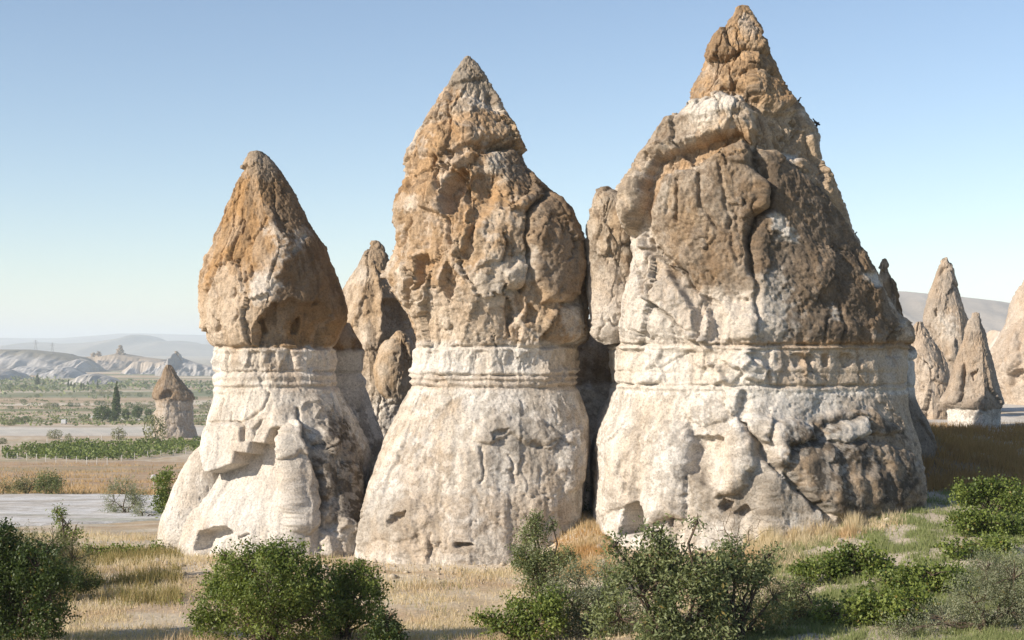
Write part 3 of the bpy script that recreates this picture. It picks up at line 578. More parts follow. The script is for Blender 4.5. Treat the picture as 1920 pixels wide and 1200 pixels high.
    col = mix(col, TAN, region(c, T(6, [(580, 345), (735, 370), (870, 640), (900, 760), (800, 620), (720, 545), (590, 495)]), 8, 10) * .6)
    col = mix(col, OCHRE, region(c, T(6, [(262, 590), (330, 515), (480, 455), (585, 440), (597, 480), (540, 470), (400, 545), (300, 610), (262, 740), (235, 740)]), 8, 8) * .55)
    col = mix(col, BROWN, region(c, T(6, [(200, 520), (280, 410), (350, 385), (420, 400), (400, 460), (280, 520), (215, 600)]), 10, 16) * .45)
    col = mix(col, PALE, region(c, T(6, [(350, 385), (420, 345), (520, 325), (570, 345), (540, 370), (430, 420)]), 10, 14) * .6)
    for p in ([(630, 705), (660, 720), (715, 790), (710, 805), (650, 790)], [(920, 910), (980, 900), (1020, 945), (960, 955)], [(840, 1010), (870, 1060), (845, 1060)], [(690, 500), (750, 505), (740, 530), (700, 525)]):
        col = mix(col, PALE, region(c, T(6, p), 6, 10) * .75)
    col = mix(col, WHITE, region(c, T(6, [(130, 1100), (190, 790), (260, 760), (240, 960), (340, 1060), (380, 1140), (130, 1140)]), 12, 18) * .55)
    col = mix(col, CREAM, region(c, T(6, [(420, 960), (590, 980), (640, 1000), (700, 1120), (640, 1140), (440, 1140)]), 12, 20) * .8)
    col = mix(col, WHITE, region(c, T(6, [(110, 1150), (125, 1010), (190, 800), (250, 760), (300, 870), (400, 960), (590, 960), (690, 1010), (740, 1150)]), 30, 34) * .4)
    col = mix(col, PALE, region(c, T(6, [(590, 900), (680, 910), (700, 1040), (640, 1060)]), 12, 24) * .4)
    col = mix(col, OCHRE, (1 - low) * .6 * np.exp(-((c.vz - 645) / 7) ** 2) * sstep(1300, 1500, c.pu))
    col = mix(col, TAN, neck * .5 * sstep(1400, 1500, c.pu)); col = mix(col, OCHRE, neck * .35 * streaks(c, 65) * sstep(1400, 1500, c.pu))
    col = mix(col, TAN, low * sstep(1560, 1680, c.pu) * .6)
    col = mix(col, PALE, np.exp(-((c.vz - 738) / 7) ** 2) * .8)
    col = mix(col, GREY, low * lichen(c, 67, .06) * .5)
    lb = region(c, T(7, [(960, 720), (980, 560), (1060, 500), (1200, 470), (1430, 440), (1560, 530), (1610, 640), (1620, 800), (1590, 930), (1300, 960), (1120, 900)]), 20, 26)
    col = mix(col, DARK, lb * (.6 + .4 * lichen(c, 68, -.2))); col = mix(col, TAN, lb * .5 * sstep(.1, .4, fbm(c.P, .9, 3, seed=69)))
    col = mix(col, GREY, region(c, T(7, [(560, 700), (700, 850), (860, 780), (960, 760), (1100, 900), (1000, 960), (700, 960), (590, 980)]), 16, 24) * (.7 + .3 * lichen(c, 70, 0)))
    col = mix(col, PALE, region(c, T(7, [(1190, 570), (1230, 520), (1400, 480), (1400, 560), (1280, 595)]), 10, 18) * .75)
    col = mix(col, TAN, low * .15 * sstep(.05, .45, run) * sstep(735, 790, c.vz)); col = mix(col, GREY, low * .22 * sstep(.1, .5, -run))
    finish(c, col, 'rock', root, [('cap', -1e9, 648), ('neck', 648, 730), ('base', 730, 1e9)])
    LB = [(354, 1119, 1134), (362, 1111, 1152), (376, 1108, 1178), (400, 1106, 1190), (430, 1105, 1195), (480, 1105, 1200), (560, 1104, 1205), (595, 1106, 1205), (615, 1110, 1205), (632, 1118, 1200), (645, 1140, 1195)]
    c = body(LB, 49.4, 1.1, .8, 2.3, None, 2.0, 120, 40)
    weather(c, np.ones(len(c.P), np.float32), .15, .12, .16, 25, 1.2)
    col, n1, n2 = base_col(c, 640, TAN, GREY, 25); col = mix(col, BROWN, lichen(c, 71, 0) * .5); col = mix(col, WHITE, sstep(470, 610, c.pv + c.w4 * 50 + c.w1 * 20) * .65)
    finish(c, col, 'side_lobe', root)
    RP = [(486, 1655, 1664), (500, 1646, 1671), (530, 1640, 1681), (560, 1630, 1688), (590, 1625, 1692), (640, 1620, 1704), (658, 1620, 1716), (668, 1620, 1718), (676, 1620, 1711), (715, 1620, 1711), (728, 1620, 1709), (750, 1620, 1714),
          (790, 1620, 1736), (850, 1615, 1754), (900, 1610, 1748), (950, 1610, 1730), (1000, 1610, 1720)]
    c = body(RP, 57, .7, .8, 2.3, None, 2.4, 110, 40)
    weather(c, np.full(len(c.P), .6, np.float32), .12, .1, .14, 27, 1.3)
    strata(c, [(648, -.12, 3), (676, -.15, 3), (724, -.15, 3)])
    col, n1, n2 = base_col(c, 655, BROWN, TAN, 27); col = mix(col, (.15, .11, .075), sstep(725, 760, c.pv) * .8)  # foot browned dark, painting in the shade behind the cone
    finish(c, col, 'rear_spire', root)
    c = body([(300, 1380, 1420), (450, 1300, 1560), (560, 1250, 1635), (640, 1230, 1675), (700, 1230, 1680), (800, 1230, 1685), (1000, 1230, 1690)], 61, .6, .7, 2.3, None, 6, 50, 40)  # unseen mass added behind the cone to throw shade on the bank
    weather(c, np.full(len(c.P), .6, np.float32), .12, .1, .2, 28, 1.3); col, n1, n2 = base_col(c, 650, BROWN, TAN, 28)
    finish(c, col, 'hidden_shade_mass', root)

def simple_rock(name, label, LR, d, seed, capv, capA, capB, parts=None, tent=None, ratio=.85, rough=.6, step=2.2, nf=120, nb=40, group=None, extra=None, recol=None, n=2.2, amp=1.0, strat=None):
    foot = LR[-1]; root = empty(name, unproj((foot[1] + foot[2]) / 2, foot[0], d), label, 'rock', group)
    c = body(LR, d, ratio, .8, n, tent, step, nf, nb)
    weather(c, np.full(len(c.P), rough, np.float32), .13 * amp, .11 * amp, .14 * amp, seed, 1.3, .035 * amp)
    grain(c, amp, seed + 60, .045)
    if strat: strata(c, strat)
    if extra: extra(c)
    col, n1, n2 = base_col(c, capv, capA, capB, seed)
    col = mix(col, BROWN, lichen(c, seed + 80, .08) * .4); col = plates(c, col, sstep(8, -8, c.vz - capv) * rough * .8)
    if recol: col = recol(c, col, n1, n2)
    finish(c, col, 'rock', root, parts)
    return root

def other_rocks():
    # cone between the left and middle chimneys, with its boulder
    def ex(c):
        pillow(c, T(2, [(1110, 600), (1150, 520), (1190, 540), (1230, 600), (1190, 700), (1130, 640)]), .2, 9)
        pillow(c, T(2, [(1180, 820), (1280, 820), (1340, 980), (1300, 1080), (1190, 1100)]), -.3, 12)
        crack(c, T(2, [(1130, 640), (1170, 720), (1180, 800), (1190, 1000)]), .2, 7)
    def rc(c, col, n1, n2):
        col = mix(col, BROWN, sstep(520, 470, c.pv + c.w1 * 20) * .7)
        return mix(col, TAN, sstep(690, 700, c.pu) * sstep(740, 720, c.pv) * .4)
    r = simple_rock('fairy_chimney', 'narrow rock cone peeping out behind, between the left and middle big cones',
        [(453, 701, 713), (466, 690, 722), (490, 677, 736), (520, 658, 750), (542, 643, 757), (560, 640, 762), (620, 636, 780), (690, 640, 785), (740, 655, 785), (744, 660, 780), (760, 660, 780), (800, 650, 790), (900, 640, 800), (1000, 640, 800)],
        61, 31, 742, TAN, CREAM, [('cap', -1e9, 742), ('base', 742, 1e9)], [(453, 706, .2), (560, 690, .5), (740, 700, .4), (1000, 700, .2)], .8, .5, 2.2, 130, 40, 'tall rock cones in a row', ex, rc, strat=[(742, -.12, 3), (758, -.08, 2)])
    c = body([(622, 745, 752), (632, 737, 764), (650, 722, 772), (690, 708, 776), (720, 708, 776), (738, 714, 772), (748, 725, 765)], 57.5, 1.1, .8, 2.3, None, 2.2, 80, 30)
    weather(c, np.ones(len(c.P), np.float32), .14, .1, .12, 33, 1.2); col, n1, n2 = base_col(c, 900, TAN, CREAM, 33); col = mix(col, GREY, .45 * n2)
    finish(c, col, 'boulder', r)
    # wall that closes the dark gap between the middle and right chimneys
    simple_rock('rock_wall', 'dark rock wall closing the gap between the middle and right big cones',
        [(600, 1085, 1130), (630, 1060, 1170), (660, 1040, 1190), (740, 1035, 1190), (850, 1030, 1190), (1000, 1030, 1190)], 57, 35, 720, BROWN, TAN, None, None, .5, .5, 3, 60, 24)
    c2 = simple_rock('pale_boulder', 'pale rounded rock knob in the shaded gap beside the widest cone',
        [(752, 1138, 1146), (765, 1126, 1150), (800, 1117, 1160), (850, 1110, 1160), (960, 1106, 1160), (1010, 1108, 1160)], 52.5, 37, 500, CREAM, WHITE, None, None, 1.0, .3, 2.4, 60, 24)
    # cones on the right
    g = 'smaller rock cones on the right'
    def exa(c):
        crack(c, T(8, [(405, 185), (420, 165), (440, 160)]), -.2, 2.5); pillow(c, T(8, [(375, 350), (395, 340), (392, 380), (378, 385)]), -.2, 4)
        pillow(c, T(8, [(440, 500), (480, 480), (480, 590), (445, 590)]), .2, 6)
    simple_rock('fairy_chimney', 'tall smooth grey-brown cone standing behind two lower ones, right of the widest cone',
        [(483, 1770, 1779), (500, 1763, 1786), (530, 1752, 1795), (560, 1742, 1803), (590, 1732, 1812), (610, 1727, 1818), (650, 1725, 1822), (720, 1722, 1830), (775, 1720, 1835), (800, 1720, 1835)],
        86, 41, 900, GREY, TAN, None, [(483, 1775, .2), (600, 1790, .4), (760, 1790, .4)], .85, .45, 2.0, 130, 36, g, exa, lambda c, col, n1, n2: mix(mix(col, (.35, .295, .245), .5), PALE, region(c, T(8, [(400, 380), (470, 370), (480, 470), (420, 480)]), 12, 14) * .5))
    simple_rock('fairy_chimney', 'low broken tan rock at the foot of the tall smooth right cone',
        [(604, 1720, 1728), (612, 1714, 1734), (640, 1705, 1752), (660, 1703, 1765), (690, 1708, 1782), (720, 1712, 1790), (755, 1714, 1795), (790, 1714, 1798)],
        80, 43, 900, CREAM, TAN, None, [(604, 1724, .4), (760, 1740, .5)], .8, 1.0, 2.2, 100, 36, g, None, lambda c, col, n1, n2: mix(col, (.40, .33, .27), .45))
    def exc(c):
        crack(c, T(8, [(515, 610), (512, 700), (498, 780)]), -.2, 2.5); pillow(c, T(8, [(545, 650), (590, 620), (580, 660), (560, 690)]), -.2, 5)
        pillow(c, T(8, [(410, 790), (470, 600), (515, 620), (500, 785), (450, 800)]), .15, 12)
    simple_rock('fairy_chimney', 'pointed cone with knob tip on a white neck, front one of the right group',
        [(587, 1826, 1835), (590, 1824, 1836), (594, 1827, 1833), (600, 1819, 1838), (620, 1812, 1846), (650, 1800, 1853), (690, 1786, 1864), (730, 1773, 1874), (752, 1764, 1880), (762, 1766, 1881), (768, 1777, 1879), (772, 1780, 1877), (800, 1780, 1877), (830, 1778, 1878)],
        72, 45, 768, GREY, TAN, [('cap', -1e9, 768), ('neck', 768, 1e9)], [(587, 1831, .2), (660, 1835, .5), (760, 1830, .5)], .9, .5, 1.9, 140, 40, g, exc, lambda c, col, n1, n2: mix(col, (.36, .30, .25), .45 * sstep(770, 764, c.vz)), strat=[(769, -.2, 3)])
    def exd(c):
        pillow(c, T(8, [(720, 660), (800, 620), (830, 690), (740, 720)]), -.5, 7); pillow(c, T(8, [(690, 560), (760, 440), (790, 600), (720, 650)]), .3, 14)
    simple_rock('fairy_chimney', 'large pale cone cut off by the right edge of the picture',
        [(440, 1960, 1975), (480, 1940, 2000), (530, 1918, 2025), (575, 1899, 2045), (625, 1878, 2060), (655, 1863, 2068), (690, 1862, 2070), (720, 1870, 2070), (738, 1878, 2070), (750, 1880, 2070), (780, 1878, 2072)],
        97, 47, 900, TAN, CREAM, None, None, .8, .9, 2.0, 140, 40, g, exd, lambda c, col, n1, n2: mix(col, (.44, .37, .31), .5))
    # lone cone in the valley
    d = 420
    def exv(c):
        c.disp *= 2.4
        pillow(c, [(298, 742), (306, 733), (318, 730), (326, 736), (322, 748), (300, 748)], -1.6, 5, 1)
    simple_rock('fairy_chimney', 'small lone hooded rock cone down in the valley beside the vineyard',
        [(684, 313, 319), (692, 308, 324), (705, 302, 332), (722, 293, 346), (736, 286, 358), (744, 284, 364), (749, 288, 364), (753, 292, 360), (770, 292, 361), (773, 290, 362), (790, 291, 362), (805, 289, 366), (822, 287, 369), (835, 285, 370)],
        d, 49, 752, BROWN, BROWN, [('hood', -1e9, 751), ('neck', 751, 1e9)], [(684, 316, .3), (740, 312, .5), (820, 320, .3)], .9, .5, 1.6, 90, 30, None, exv, lambda c, col, n1, n2: mix(col, (.22, .155, .095), .5), strat=[(751, -.3, 2.5), (772, -.15, 1.5)])
left_chimney(); middle_chimney(); right_chimney(); other_rocks()
# ------------------------------------------------------------------ ground sheet, road, hills, haze
def ground():
    t = np.concatenate([np.linspace(-3, -.5, 16)[:-1], np.linspace(-.5, .5, 400), np.linspace(.5, 3, 16)[1:]])
    d = np.concatenate([np.linspace(-24, 26, 26)[:-1], np.geomspace(26, 130, 280)[:-1], np.geomspace(130, 900, 120)[:-1], np.geomspace(900, 3000, 60)[:-1], np.geomspace(3000, 24000, 20)])
    D = d[:, None] * np.ones_like(t)[None, :]; X = t[None, :] * (D * np.where(D > 30, 1, 1) + 30 * np.clip(1 - (D - 26) / 400, 0, 1))
    Z = terr(X, D)
    x, y = X.ravel(), D.ravel(); P = np.stack([x, y, x * 0], -1).astype(np.float32)
    STRAW = (.46, .36, .24); RED = (.39, .265, .165); PALES = (.53, .455, .345); SOIL = (.46, .395, .31); TUFF = (.56, .52, .465); GREEN = (.13, .16, .06)
    n1 = sstep(-.3, .4, fbm(P, 3.5, 4, .6, seed=2)); n2 = sstep(-.1, .5, fbm(P * [.5, 1, 1], 2.0, 4, .6, seed=3))
    c = mix(STRAW, PALES, n1); c = mix(c, RED, n2 * .55)
    right = sstep(5, 10, x + (y - 42) * -.25 + fbm(P, 3, 3, seed=6) * 2) * sstep(75, 66, y)
    c = mix(c, SOIL, right * .9); c = mix(c, GREEN, right * .75 * sstep(-.2, .25, fbm(P, 1.3, 4, .6, seed=7)))
    c = mix(c, mix(TUFF, STRAW, sstep(.0, .3, fbm(P, 4.0, 4, .65, seed=26))), sstep(66, 70, y) * sstep(4, 14, x) * sstep(140, 110, y) * .9)
    c = mix(c, (.20, .135, .08), sstep(52, 55, y) * sstep(71, 69, y) * sstep(12, 14.5, x) * sstep(19.5, 17.5, x + fbm(P, 4, 2, seed=8)) * .8)  # bank earth coloured darker to deepen the shade lying there
    # white foot of the rocks
    for cx, cy, r in ((-8.8, 47.5, 4.3), (-1.7, 48, 4.0)):
        c = mix(c, (.58, .50, .40), sstep(1.1, .7, np.hypot((x - cx) / r, (y - cy) / 2.4) + fbm(P, 1.2, 3, seed=9) * .3) * .8)
    # the slope down into the valley
    f = sstep(108, 112, y) * sstep(5, -5, x); c = mix(c, mix(RED, STRAW, n1 * .6), f * sstep(285, 270, y))
    c = mix(c, (.30, .27, .16), sstep(.25, .4, fbm(P * [.3, 1, 1], 14, 3, seed=30)) * f * .5); band = fbm(P * [.25, 1, 1], 30, 3, seed=11); far = sstep(400, 430, y)
    fc = mix((.46, .34, .22), (.58, .50, .39), sstep(-.2, .4, band)); fc = mix(fc, (.33, .24, .14), sstep(.0, .25, fbm(P * [.22, 1, 1], 55, 3, seed=12)) * .7)
    fc = mix(fc, (.15, .17, .075), sstep(.16, .26, fbm(P * [.16, 1, 1], 90, 2, seed=13)) * .75)
    fc = mix(fc, (.14, .17, .085), sstep(1150, 1250, y) * sstep(0, .25, fbm(P * [.4, 1, 1], 160, 3, seed=14)) * .85)
    trk = np.abs(np.sin(y / 83.0 + fbm(P, 240, 2, seed=15) * 2.0)); fc = mix(fc, (.60, .57, .53), sstep(.09, .05, trk) * sstep(900, 700, y) * .9)
    c = mix(c, fc, far * sstep(25, 5, x - y * .05))
    white = sstep(425, 440, y) * sstep(560, 520, y + fbm(P, 60, 2, seed=16) * 40); c = mix(c, (.58, .54, .48), white * .8)
    c = mix(c, (.42, .36, .30), sstep(2600, 4000, y) * .7)
    V = np.stack([x, y, Z.ravel()], -1)
    o = link('ground', mesh_np('ground', V, grid_faces(len(d), len(t))[:, ::-1], None, c, M['ground'])); tag(o, 'dry grassy ground falling into the valley', None, None, 'structure')
ground()

def road():
    ns, nw = 160, 60
    s = np.linspace(0, 1, ns)[:, None]; q = np.linspace(0, 1, nw)[None, :]
    X = -62 + s * 46 + q * 0
    near = np.interp(X, [-62, -30, -24, -16], [66, 66, 72, 80]) + 1.5 * np.sin(X * .35); far = 109 + .8 * np.sin(X * .5)
    Y = near + (far - near) * q
    Z = terr(X, Y) + .07; edge = np.minimum(np.minimum(q, 1 - q) * 30, np.minimum(s, 1 - s) * 40); Z = Z - .25 * np.clip(1 - edge, 0, 1)
    P = np.stack([X.ravel(), Y.ravel(), X.ravel() * 0], -1)
    Z = Z + (fbm(P * [.12, 1, 1], 1.4, 3, seed=21) * .045).reshape(Z.shape)
    c = mix((.62, .60, .57), (.52, .48, .43), sstep(-.1, .4, fbm(P * [.12, 1, 1], 1.6, 4, .6, seed=22))); c = mix(c, (.36, .32, .27), sstep(.1, .3, fbm(P * [.06, 1, 1], .9, 3, .7, seed=25)) * .7); c = mix(c, (.26, .27, .15), sstep(.25, .45, fbm(P * [.2, 1, 1], 2.5, 3, .6, seed=23)) * .6 * sstep(92, 70, P[:, 1]))
    o = link('road', mesh_np('road', np.stack([X, Y, Z], -1).reshape(-1, 3), grid_faces(ns, nw), None, c, M['ground'])); tag(o, 'pale grey dirt road at the left', None, None, 'structure')
road()

def hill(name, label, sky_pts, base_v, d, depth, gully=0.0, gs=20.0, ctop=(.3, .25, .2), cside=(.5, .48, .45), seed=0, nx=200, ny=44, flat=0.0, cliff=0.0, dark=.3):
    """a ridge with its crest along the traced skyline, falling to its foot towards and away from the viewer"""
    p = np.asarray(sky_pts, float); u = np.linspace(p[0, 0], p[-1, 0], nx); v = np.interp(u, p[:, 0], p[:, 1])
    zc = CZ + (HV - v) / F * d; zb = CZ + (HV - base_v) / F * d
    h = np.maximum(zc - zb, .5)
    q = np.linspace(-1, 1, ny)[:, None]
    X = ((u - 960) / F * d)[None, :] * np.ones_like(q); w = np.abs(q)
    Y = d + q * depth * (.35 + .65 * (h / h.max()) ** .5)[None, :] + flat * np.sign(q) * 0
    prof = 1 - sstep(flat, 1, w)
    if cliff: prof = np.where(w < flat, 1, np.where(w < flat + .06, 1 - cliff * sstep(flat, flat + .06, w), (1 - cliff) * (1 - (w - flat - .06) / (1 - flat - .06)) ** 1.4))
    P = np.stack([X.ravel(), Y.ravel(), 0 * X.ravel()], -1)
    g = (ridged(P * [1, .35, 1], gs, 3, seed) - .5).reshape(X.shape) * gully * (.55 + .3 * fbm(P, gs * .3, 2, seed=seed + 7).reshape(X.shape)) * np.sin(np.clip(w * 1.15, 0, 1) * np.pi)
    ed = np.minimum(1, np.minimum(np.arange(nx), np.arange(nx)[::-1]) / 6.0)[None, :]
    Z = zb - 3 + (h[None, :] + 3) * prof * ed + g * h[None, :] * ed
    Z = np.minimum(Z, zb - 3 + (h[None, :] + 3) * ed * (1 - .25 * w))
    n = sstep(-.3, .3, fbm(P, gs * 1.5, 4, .6, seed=seed + 3)); w2 = (w * np.ones_like(X)).ravel(); tp = sstep(flat + .12, flat + .02, w2) if flat else sstep(.16, .03, w2)
    c = mix(cside, tuple(k * (1 - dark) for k in cside), n); c = mix(c, ctop, tp * .85)
    o = link(name, mesh_np(name, np.stack([X.ravel(), Y.ravel(), Z.ravel()], -1), grid_faces(ny, nx), None, c, M['hill']))
    return tag(o, label, None, None, 'structure')
BW = (.40, .38, .36)
hill('plateau', 'eroded flat plateau at the far left', [(-260, 660), (-160, 656), (0, 655), (55, 655), (85, 658), (115, 662), (145, 668), (170, 676)], 700, 2700, 330, .75, 45, (.16, .14, .10), BW, 1, 220, 50, .22, .25)
hill('terrain_spur', 'pale eroded spur under the plateau', [(-120, 700), (-40, 688), (0, 690), (20, 694), (42, 708)], 712, 1950, 140, .6, 22, (.42, .37, .31), BW, 2)
hill('hill_white', 'white eroded hump in the valley', [(14, 702), (34, 692), (46, 686), (75, 687), (98, 692), (112, 702)], 704, 2300, 130, .8, 24, (.5, .46, .4), (.44, .42, .40), 3)
hill('hill_white', 'white eroded hump in the valley', [(70, 708), (92, 698), (108, 690), (128, 688), (145, 695), (165, 706)], 709, 2080, 120, .8, 22, (.5, .47, .42), (.44, .42, .40), 4)
hill('hill_grey', 'grey ribbed hump in the valley', [(122, 719), (145, 709), (163, 701), (182, 700), (205, 707), (232, 718)], 720, 1730, 90, .9, 18, (.40, .35, .30), (.46, .43, .39), 5)
hill('hill_white', 'white slope under the spire mesa', [(96, 690), (120, 682), (150, 672), (165, 676), (180, 690)], 697, 2550, 150, .7, 30, (.42, .36, .29), (.42, .39, .36), 6)
hill('mesa', 'brown mesa carrying a lone spire', [(60, 684), (90, 674), (140, 669), (188, 668), (206, 665), (224, 662), (240, 664), (268, 669), (312, 674), (330, 684)], 698, 2800, 220, .8, 30, (.36, .28, .20), (.33, .29, .255), 7, 200, 44, .25, .35)
hill('mesa_cliff', 'white cliff and fan of pale scree', [(232, 698), (246, 688), (260, 676), (285, 675), (303, 678), (318, 676), (330, 690)], 703, 2400, 120, .8, 20, (.40, .33, .26), (.46, .44, .42), 8, 140, 44, .3, .45)
hill('ridge_white', 'jagged white ridge with a small crag', [(296, 700), (312, 680), (322, 672), (328, 661), (332, 660), (337, 668), (342, 671), (355, 676), (372, 681), (392, 686), (430, 690), (520, 700)], 706, 2250, 100, 1.1, 18, (.40, .36, .32), (.40, .38, .36), 9, 160, 44, .05, 0)
hill('mountain', 'blue mountain range beyond the plain', [(-500, 652), (-200, 645), (0, 649), (40, 645), (75, 641), (100, 645), (150, 643), (200, 640), (235, 636), (252, 632), (265, 627), (276, 632), (292, 640), (318, 642), (336, 638), (360, 644), (400, 646), (700, 650), (1200, 642), (1500, 648)], 664, 8000, 1600, .5, 420, (.22, .2, .17), (.25, .225, .19), 10, 260, 40)
hill('mountain', 'faint far mountain range on the skyline', [(-700, 636), (-200, 630), (60, 634), (130, 634), (190, 629), (235, 625), (275, 625), (340, 627), (420, 629), (800, 636), (1500, 630), (2400, 640)], 652, 13000, 2200, .4, 800, (.2, .19, .17), (.24, .22, .19), 11, 200, 30)
hill('hill_brown', 'smooth grey-brown hill behind the right cones', [(1200, 600), (1450, 560), (1600, 543), (1690, 546), (1760, 553), (1830, 561), (1900, 570), (2100, 585), (2500, 620)], 690, 3600, 900, .35, 190, (.34, .28, .22), (.34, .285, .23), 12, 220, 60)
hill('hill_white', 'pale broken ground beyond the right cones', [(1780, 668), (1840, 655), (1862, 618), (1900, 622), (2000, 616), (2100, 650)], 760, 420, 60, .6, 16, (.45, .36, .27), (.55, .50, .44), 13)

def haze():
    x0, x1, y0, y1, z0, z1 = -19000, 19000, -300, 24500, -60, 230
    V = [(x, y, z) for z in (z0, z1) for y in (y0, y1) for x in (x0, x1)]
    f = [(0, 2, 3, 1), (4, 5, 7, 6), (0, 1, 5, 4), (2, 6, 7, 3), (0, 4, 6, 2), (1, 3, 7, 5)]
    m = bpy.data.materials.new('haze_air'); m.use_nodes = True; n = m.node_tree; n.nodes.clear()
    pv = n.nodes.new('ShaderNodeVolumePrincipled'); pv.inputs['Color'].default_value = (.84, .93, 1.0, 1); pv.inputs['Density'].default_value = HAZE; pv.inputs['Anisotropy'].default_value = 0.0
    out = n.nodes.new('ShaderNodeOutputMaterial'); n.links.new(pv.outputs[0], out.inputs['Volume'])
    o = link('haze', mesh_np('haze', V, f, None, None, m, False)); tag(o, 'thin pale air over the whole valley', None, None, 'stuff')
HAZE = 1.3e-4
haze()
# ------------------------------------------------------------------ plants
RNG = np.random.RandomState(11)
def leaf_mat(name, trans=.28, rough=.5, spec=.35):
    m, nt, b = new_mat(name)
    at = nt.nodes.new('ShaderNodeAttribute'); at.attribute_name = 'col'
    nt.links.new(at.outputs['Color'], b.inputs['Base Color']); b.inputs['Roughness'].default_value = rough; b.inputs['Specular IOR Level'].default_value = spec
    tr = nt.nodes.new('ShaderNodeBsdfTranslucent'); g = mixc(nt, 'MULTIPLY', 1.0, at.outputs['Color'], (1.5, 1.6, .7)); nt.links.new(g, tr.inputs[0])
    ms = nt.nodes.new('ShaderNodeMixShader'); ms.inputs[0].default_value = trans
    nt.links.new(b.outputs[0], ms.inputs[1]); nt.links.new(tr.outputs[0], ms.inputs[2]); nt.links.new(ms.outputs[0], nt.nodes['Material Output'].inputs['Surface'])
    return m
M['leaf'] = leaf_mat('green_leaf'); M['grass'] = leaf_mat('grass_blade', .25, .7, .1)
M['bark'] = plain_mat('grey_brown_bark', (.10, .075, .055), .9, .4, 30)
M['deadwood'] = plain_mat('dead_twig', (.20, .16, .12), .9, .3, 30)
def unit(a): return a / (np.linalg.norm(a, axis=-1, keepdims=True) + 1e-9)
def leaves(C, D, size, col, wid=.5, fold=.25):
    """one folded diamond for each leaf: centres, directions, sizes, colours"""
    n = len(C); D = unit(D); R = unit(np.cross(D, RNG.normal(size=(n, 3)))); U = np.cross(R, D); s = size[:, None]
    a = C - D * s * .5; b = C + D * s * .5; l = C + R * s * wid * .5 + U * s * fold * .5 - D * s * .06; r = C - R * s * wid * .5 + U * s * fold * .5 - D * s * .06
    V = np.stack([a, l, b, r], 1).reshape(-1, 3); k = np.arange(n)[:, None] * 4
    return V, np.concatenate([k + [0, 2, 1], k + [0, 3, 2]], 0), np.repeat(col, 4, 0)
def tube(pts, r0, r1, k=5):
    pts = np.asarray(pts, float); n = len(pts); t = np.gradient(pts, axis=0); t = unit(t)
    a = unit(np.cross(t, [.31, .53, .79])); b = np.cross(t, a); r = np.linspace(r0, r1, n)[:, None, None]
    an = np.arange(k) * 2 * np.pi / k
    V = pts[:, None, :] + r * (a[:, None, :] * np.cos(an)[None, :, None] + b[:, None, :] * np.sin(an)[None, :, None])
    return V.reshape(-1, 3), grid_faces(n, k, True)
class Acc:
    def __init__(s): s.v, s.f, s.n = [], [], 0
    def add(s, V, f): s.v.append(V); s.f.append(np.asarray(f) + s.n); s.n += len(V)
    def mesh(s, name, mat, loc): return mesh_np(name, np.concatenate(s.v) - loc, np.concatenate(s.f), None, None, mat)
def limb(a, b, sag, n=6):
    a, b = np.asarray(a, float), np.asarray(b, float); t = np.linspace(0, 1, n)[:, None]
    j = RNG.normal(size=(n, 3)) * np.linalg.norm(b - a) * .04; j[0] = j[-1] = 0
    return a + (b - a) * t + j + np.array([0, 0, 1]) * np.sin(t * np.pi) * sag
GREENS = {'dark': ((.032, .055, .016), (.085, .12, .032)), 'bright': ((.06, .095, .018), (.21, .25, .06)), 'grey': ((.13, .15, .09), (.31, .32, .21)), 'mid': ((.075, .10, .040), (.23, .255, .115)), 'olive': ((.095, .10, .05), (.23, .225, .12))}
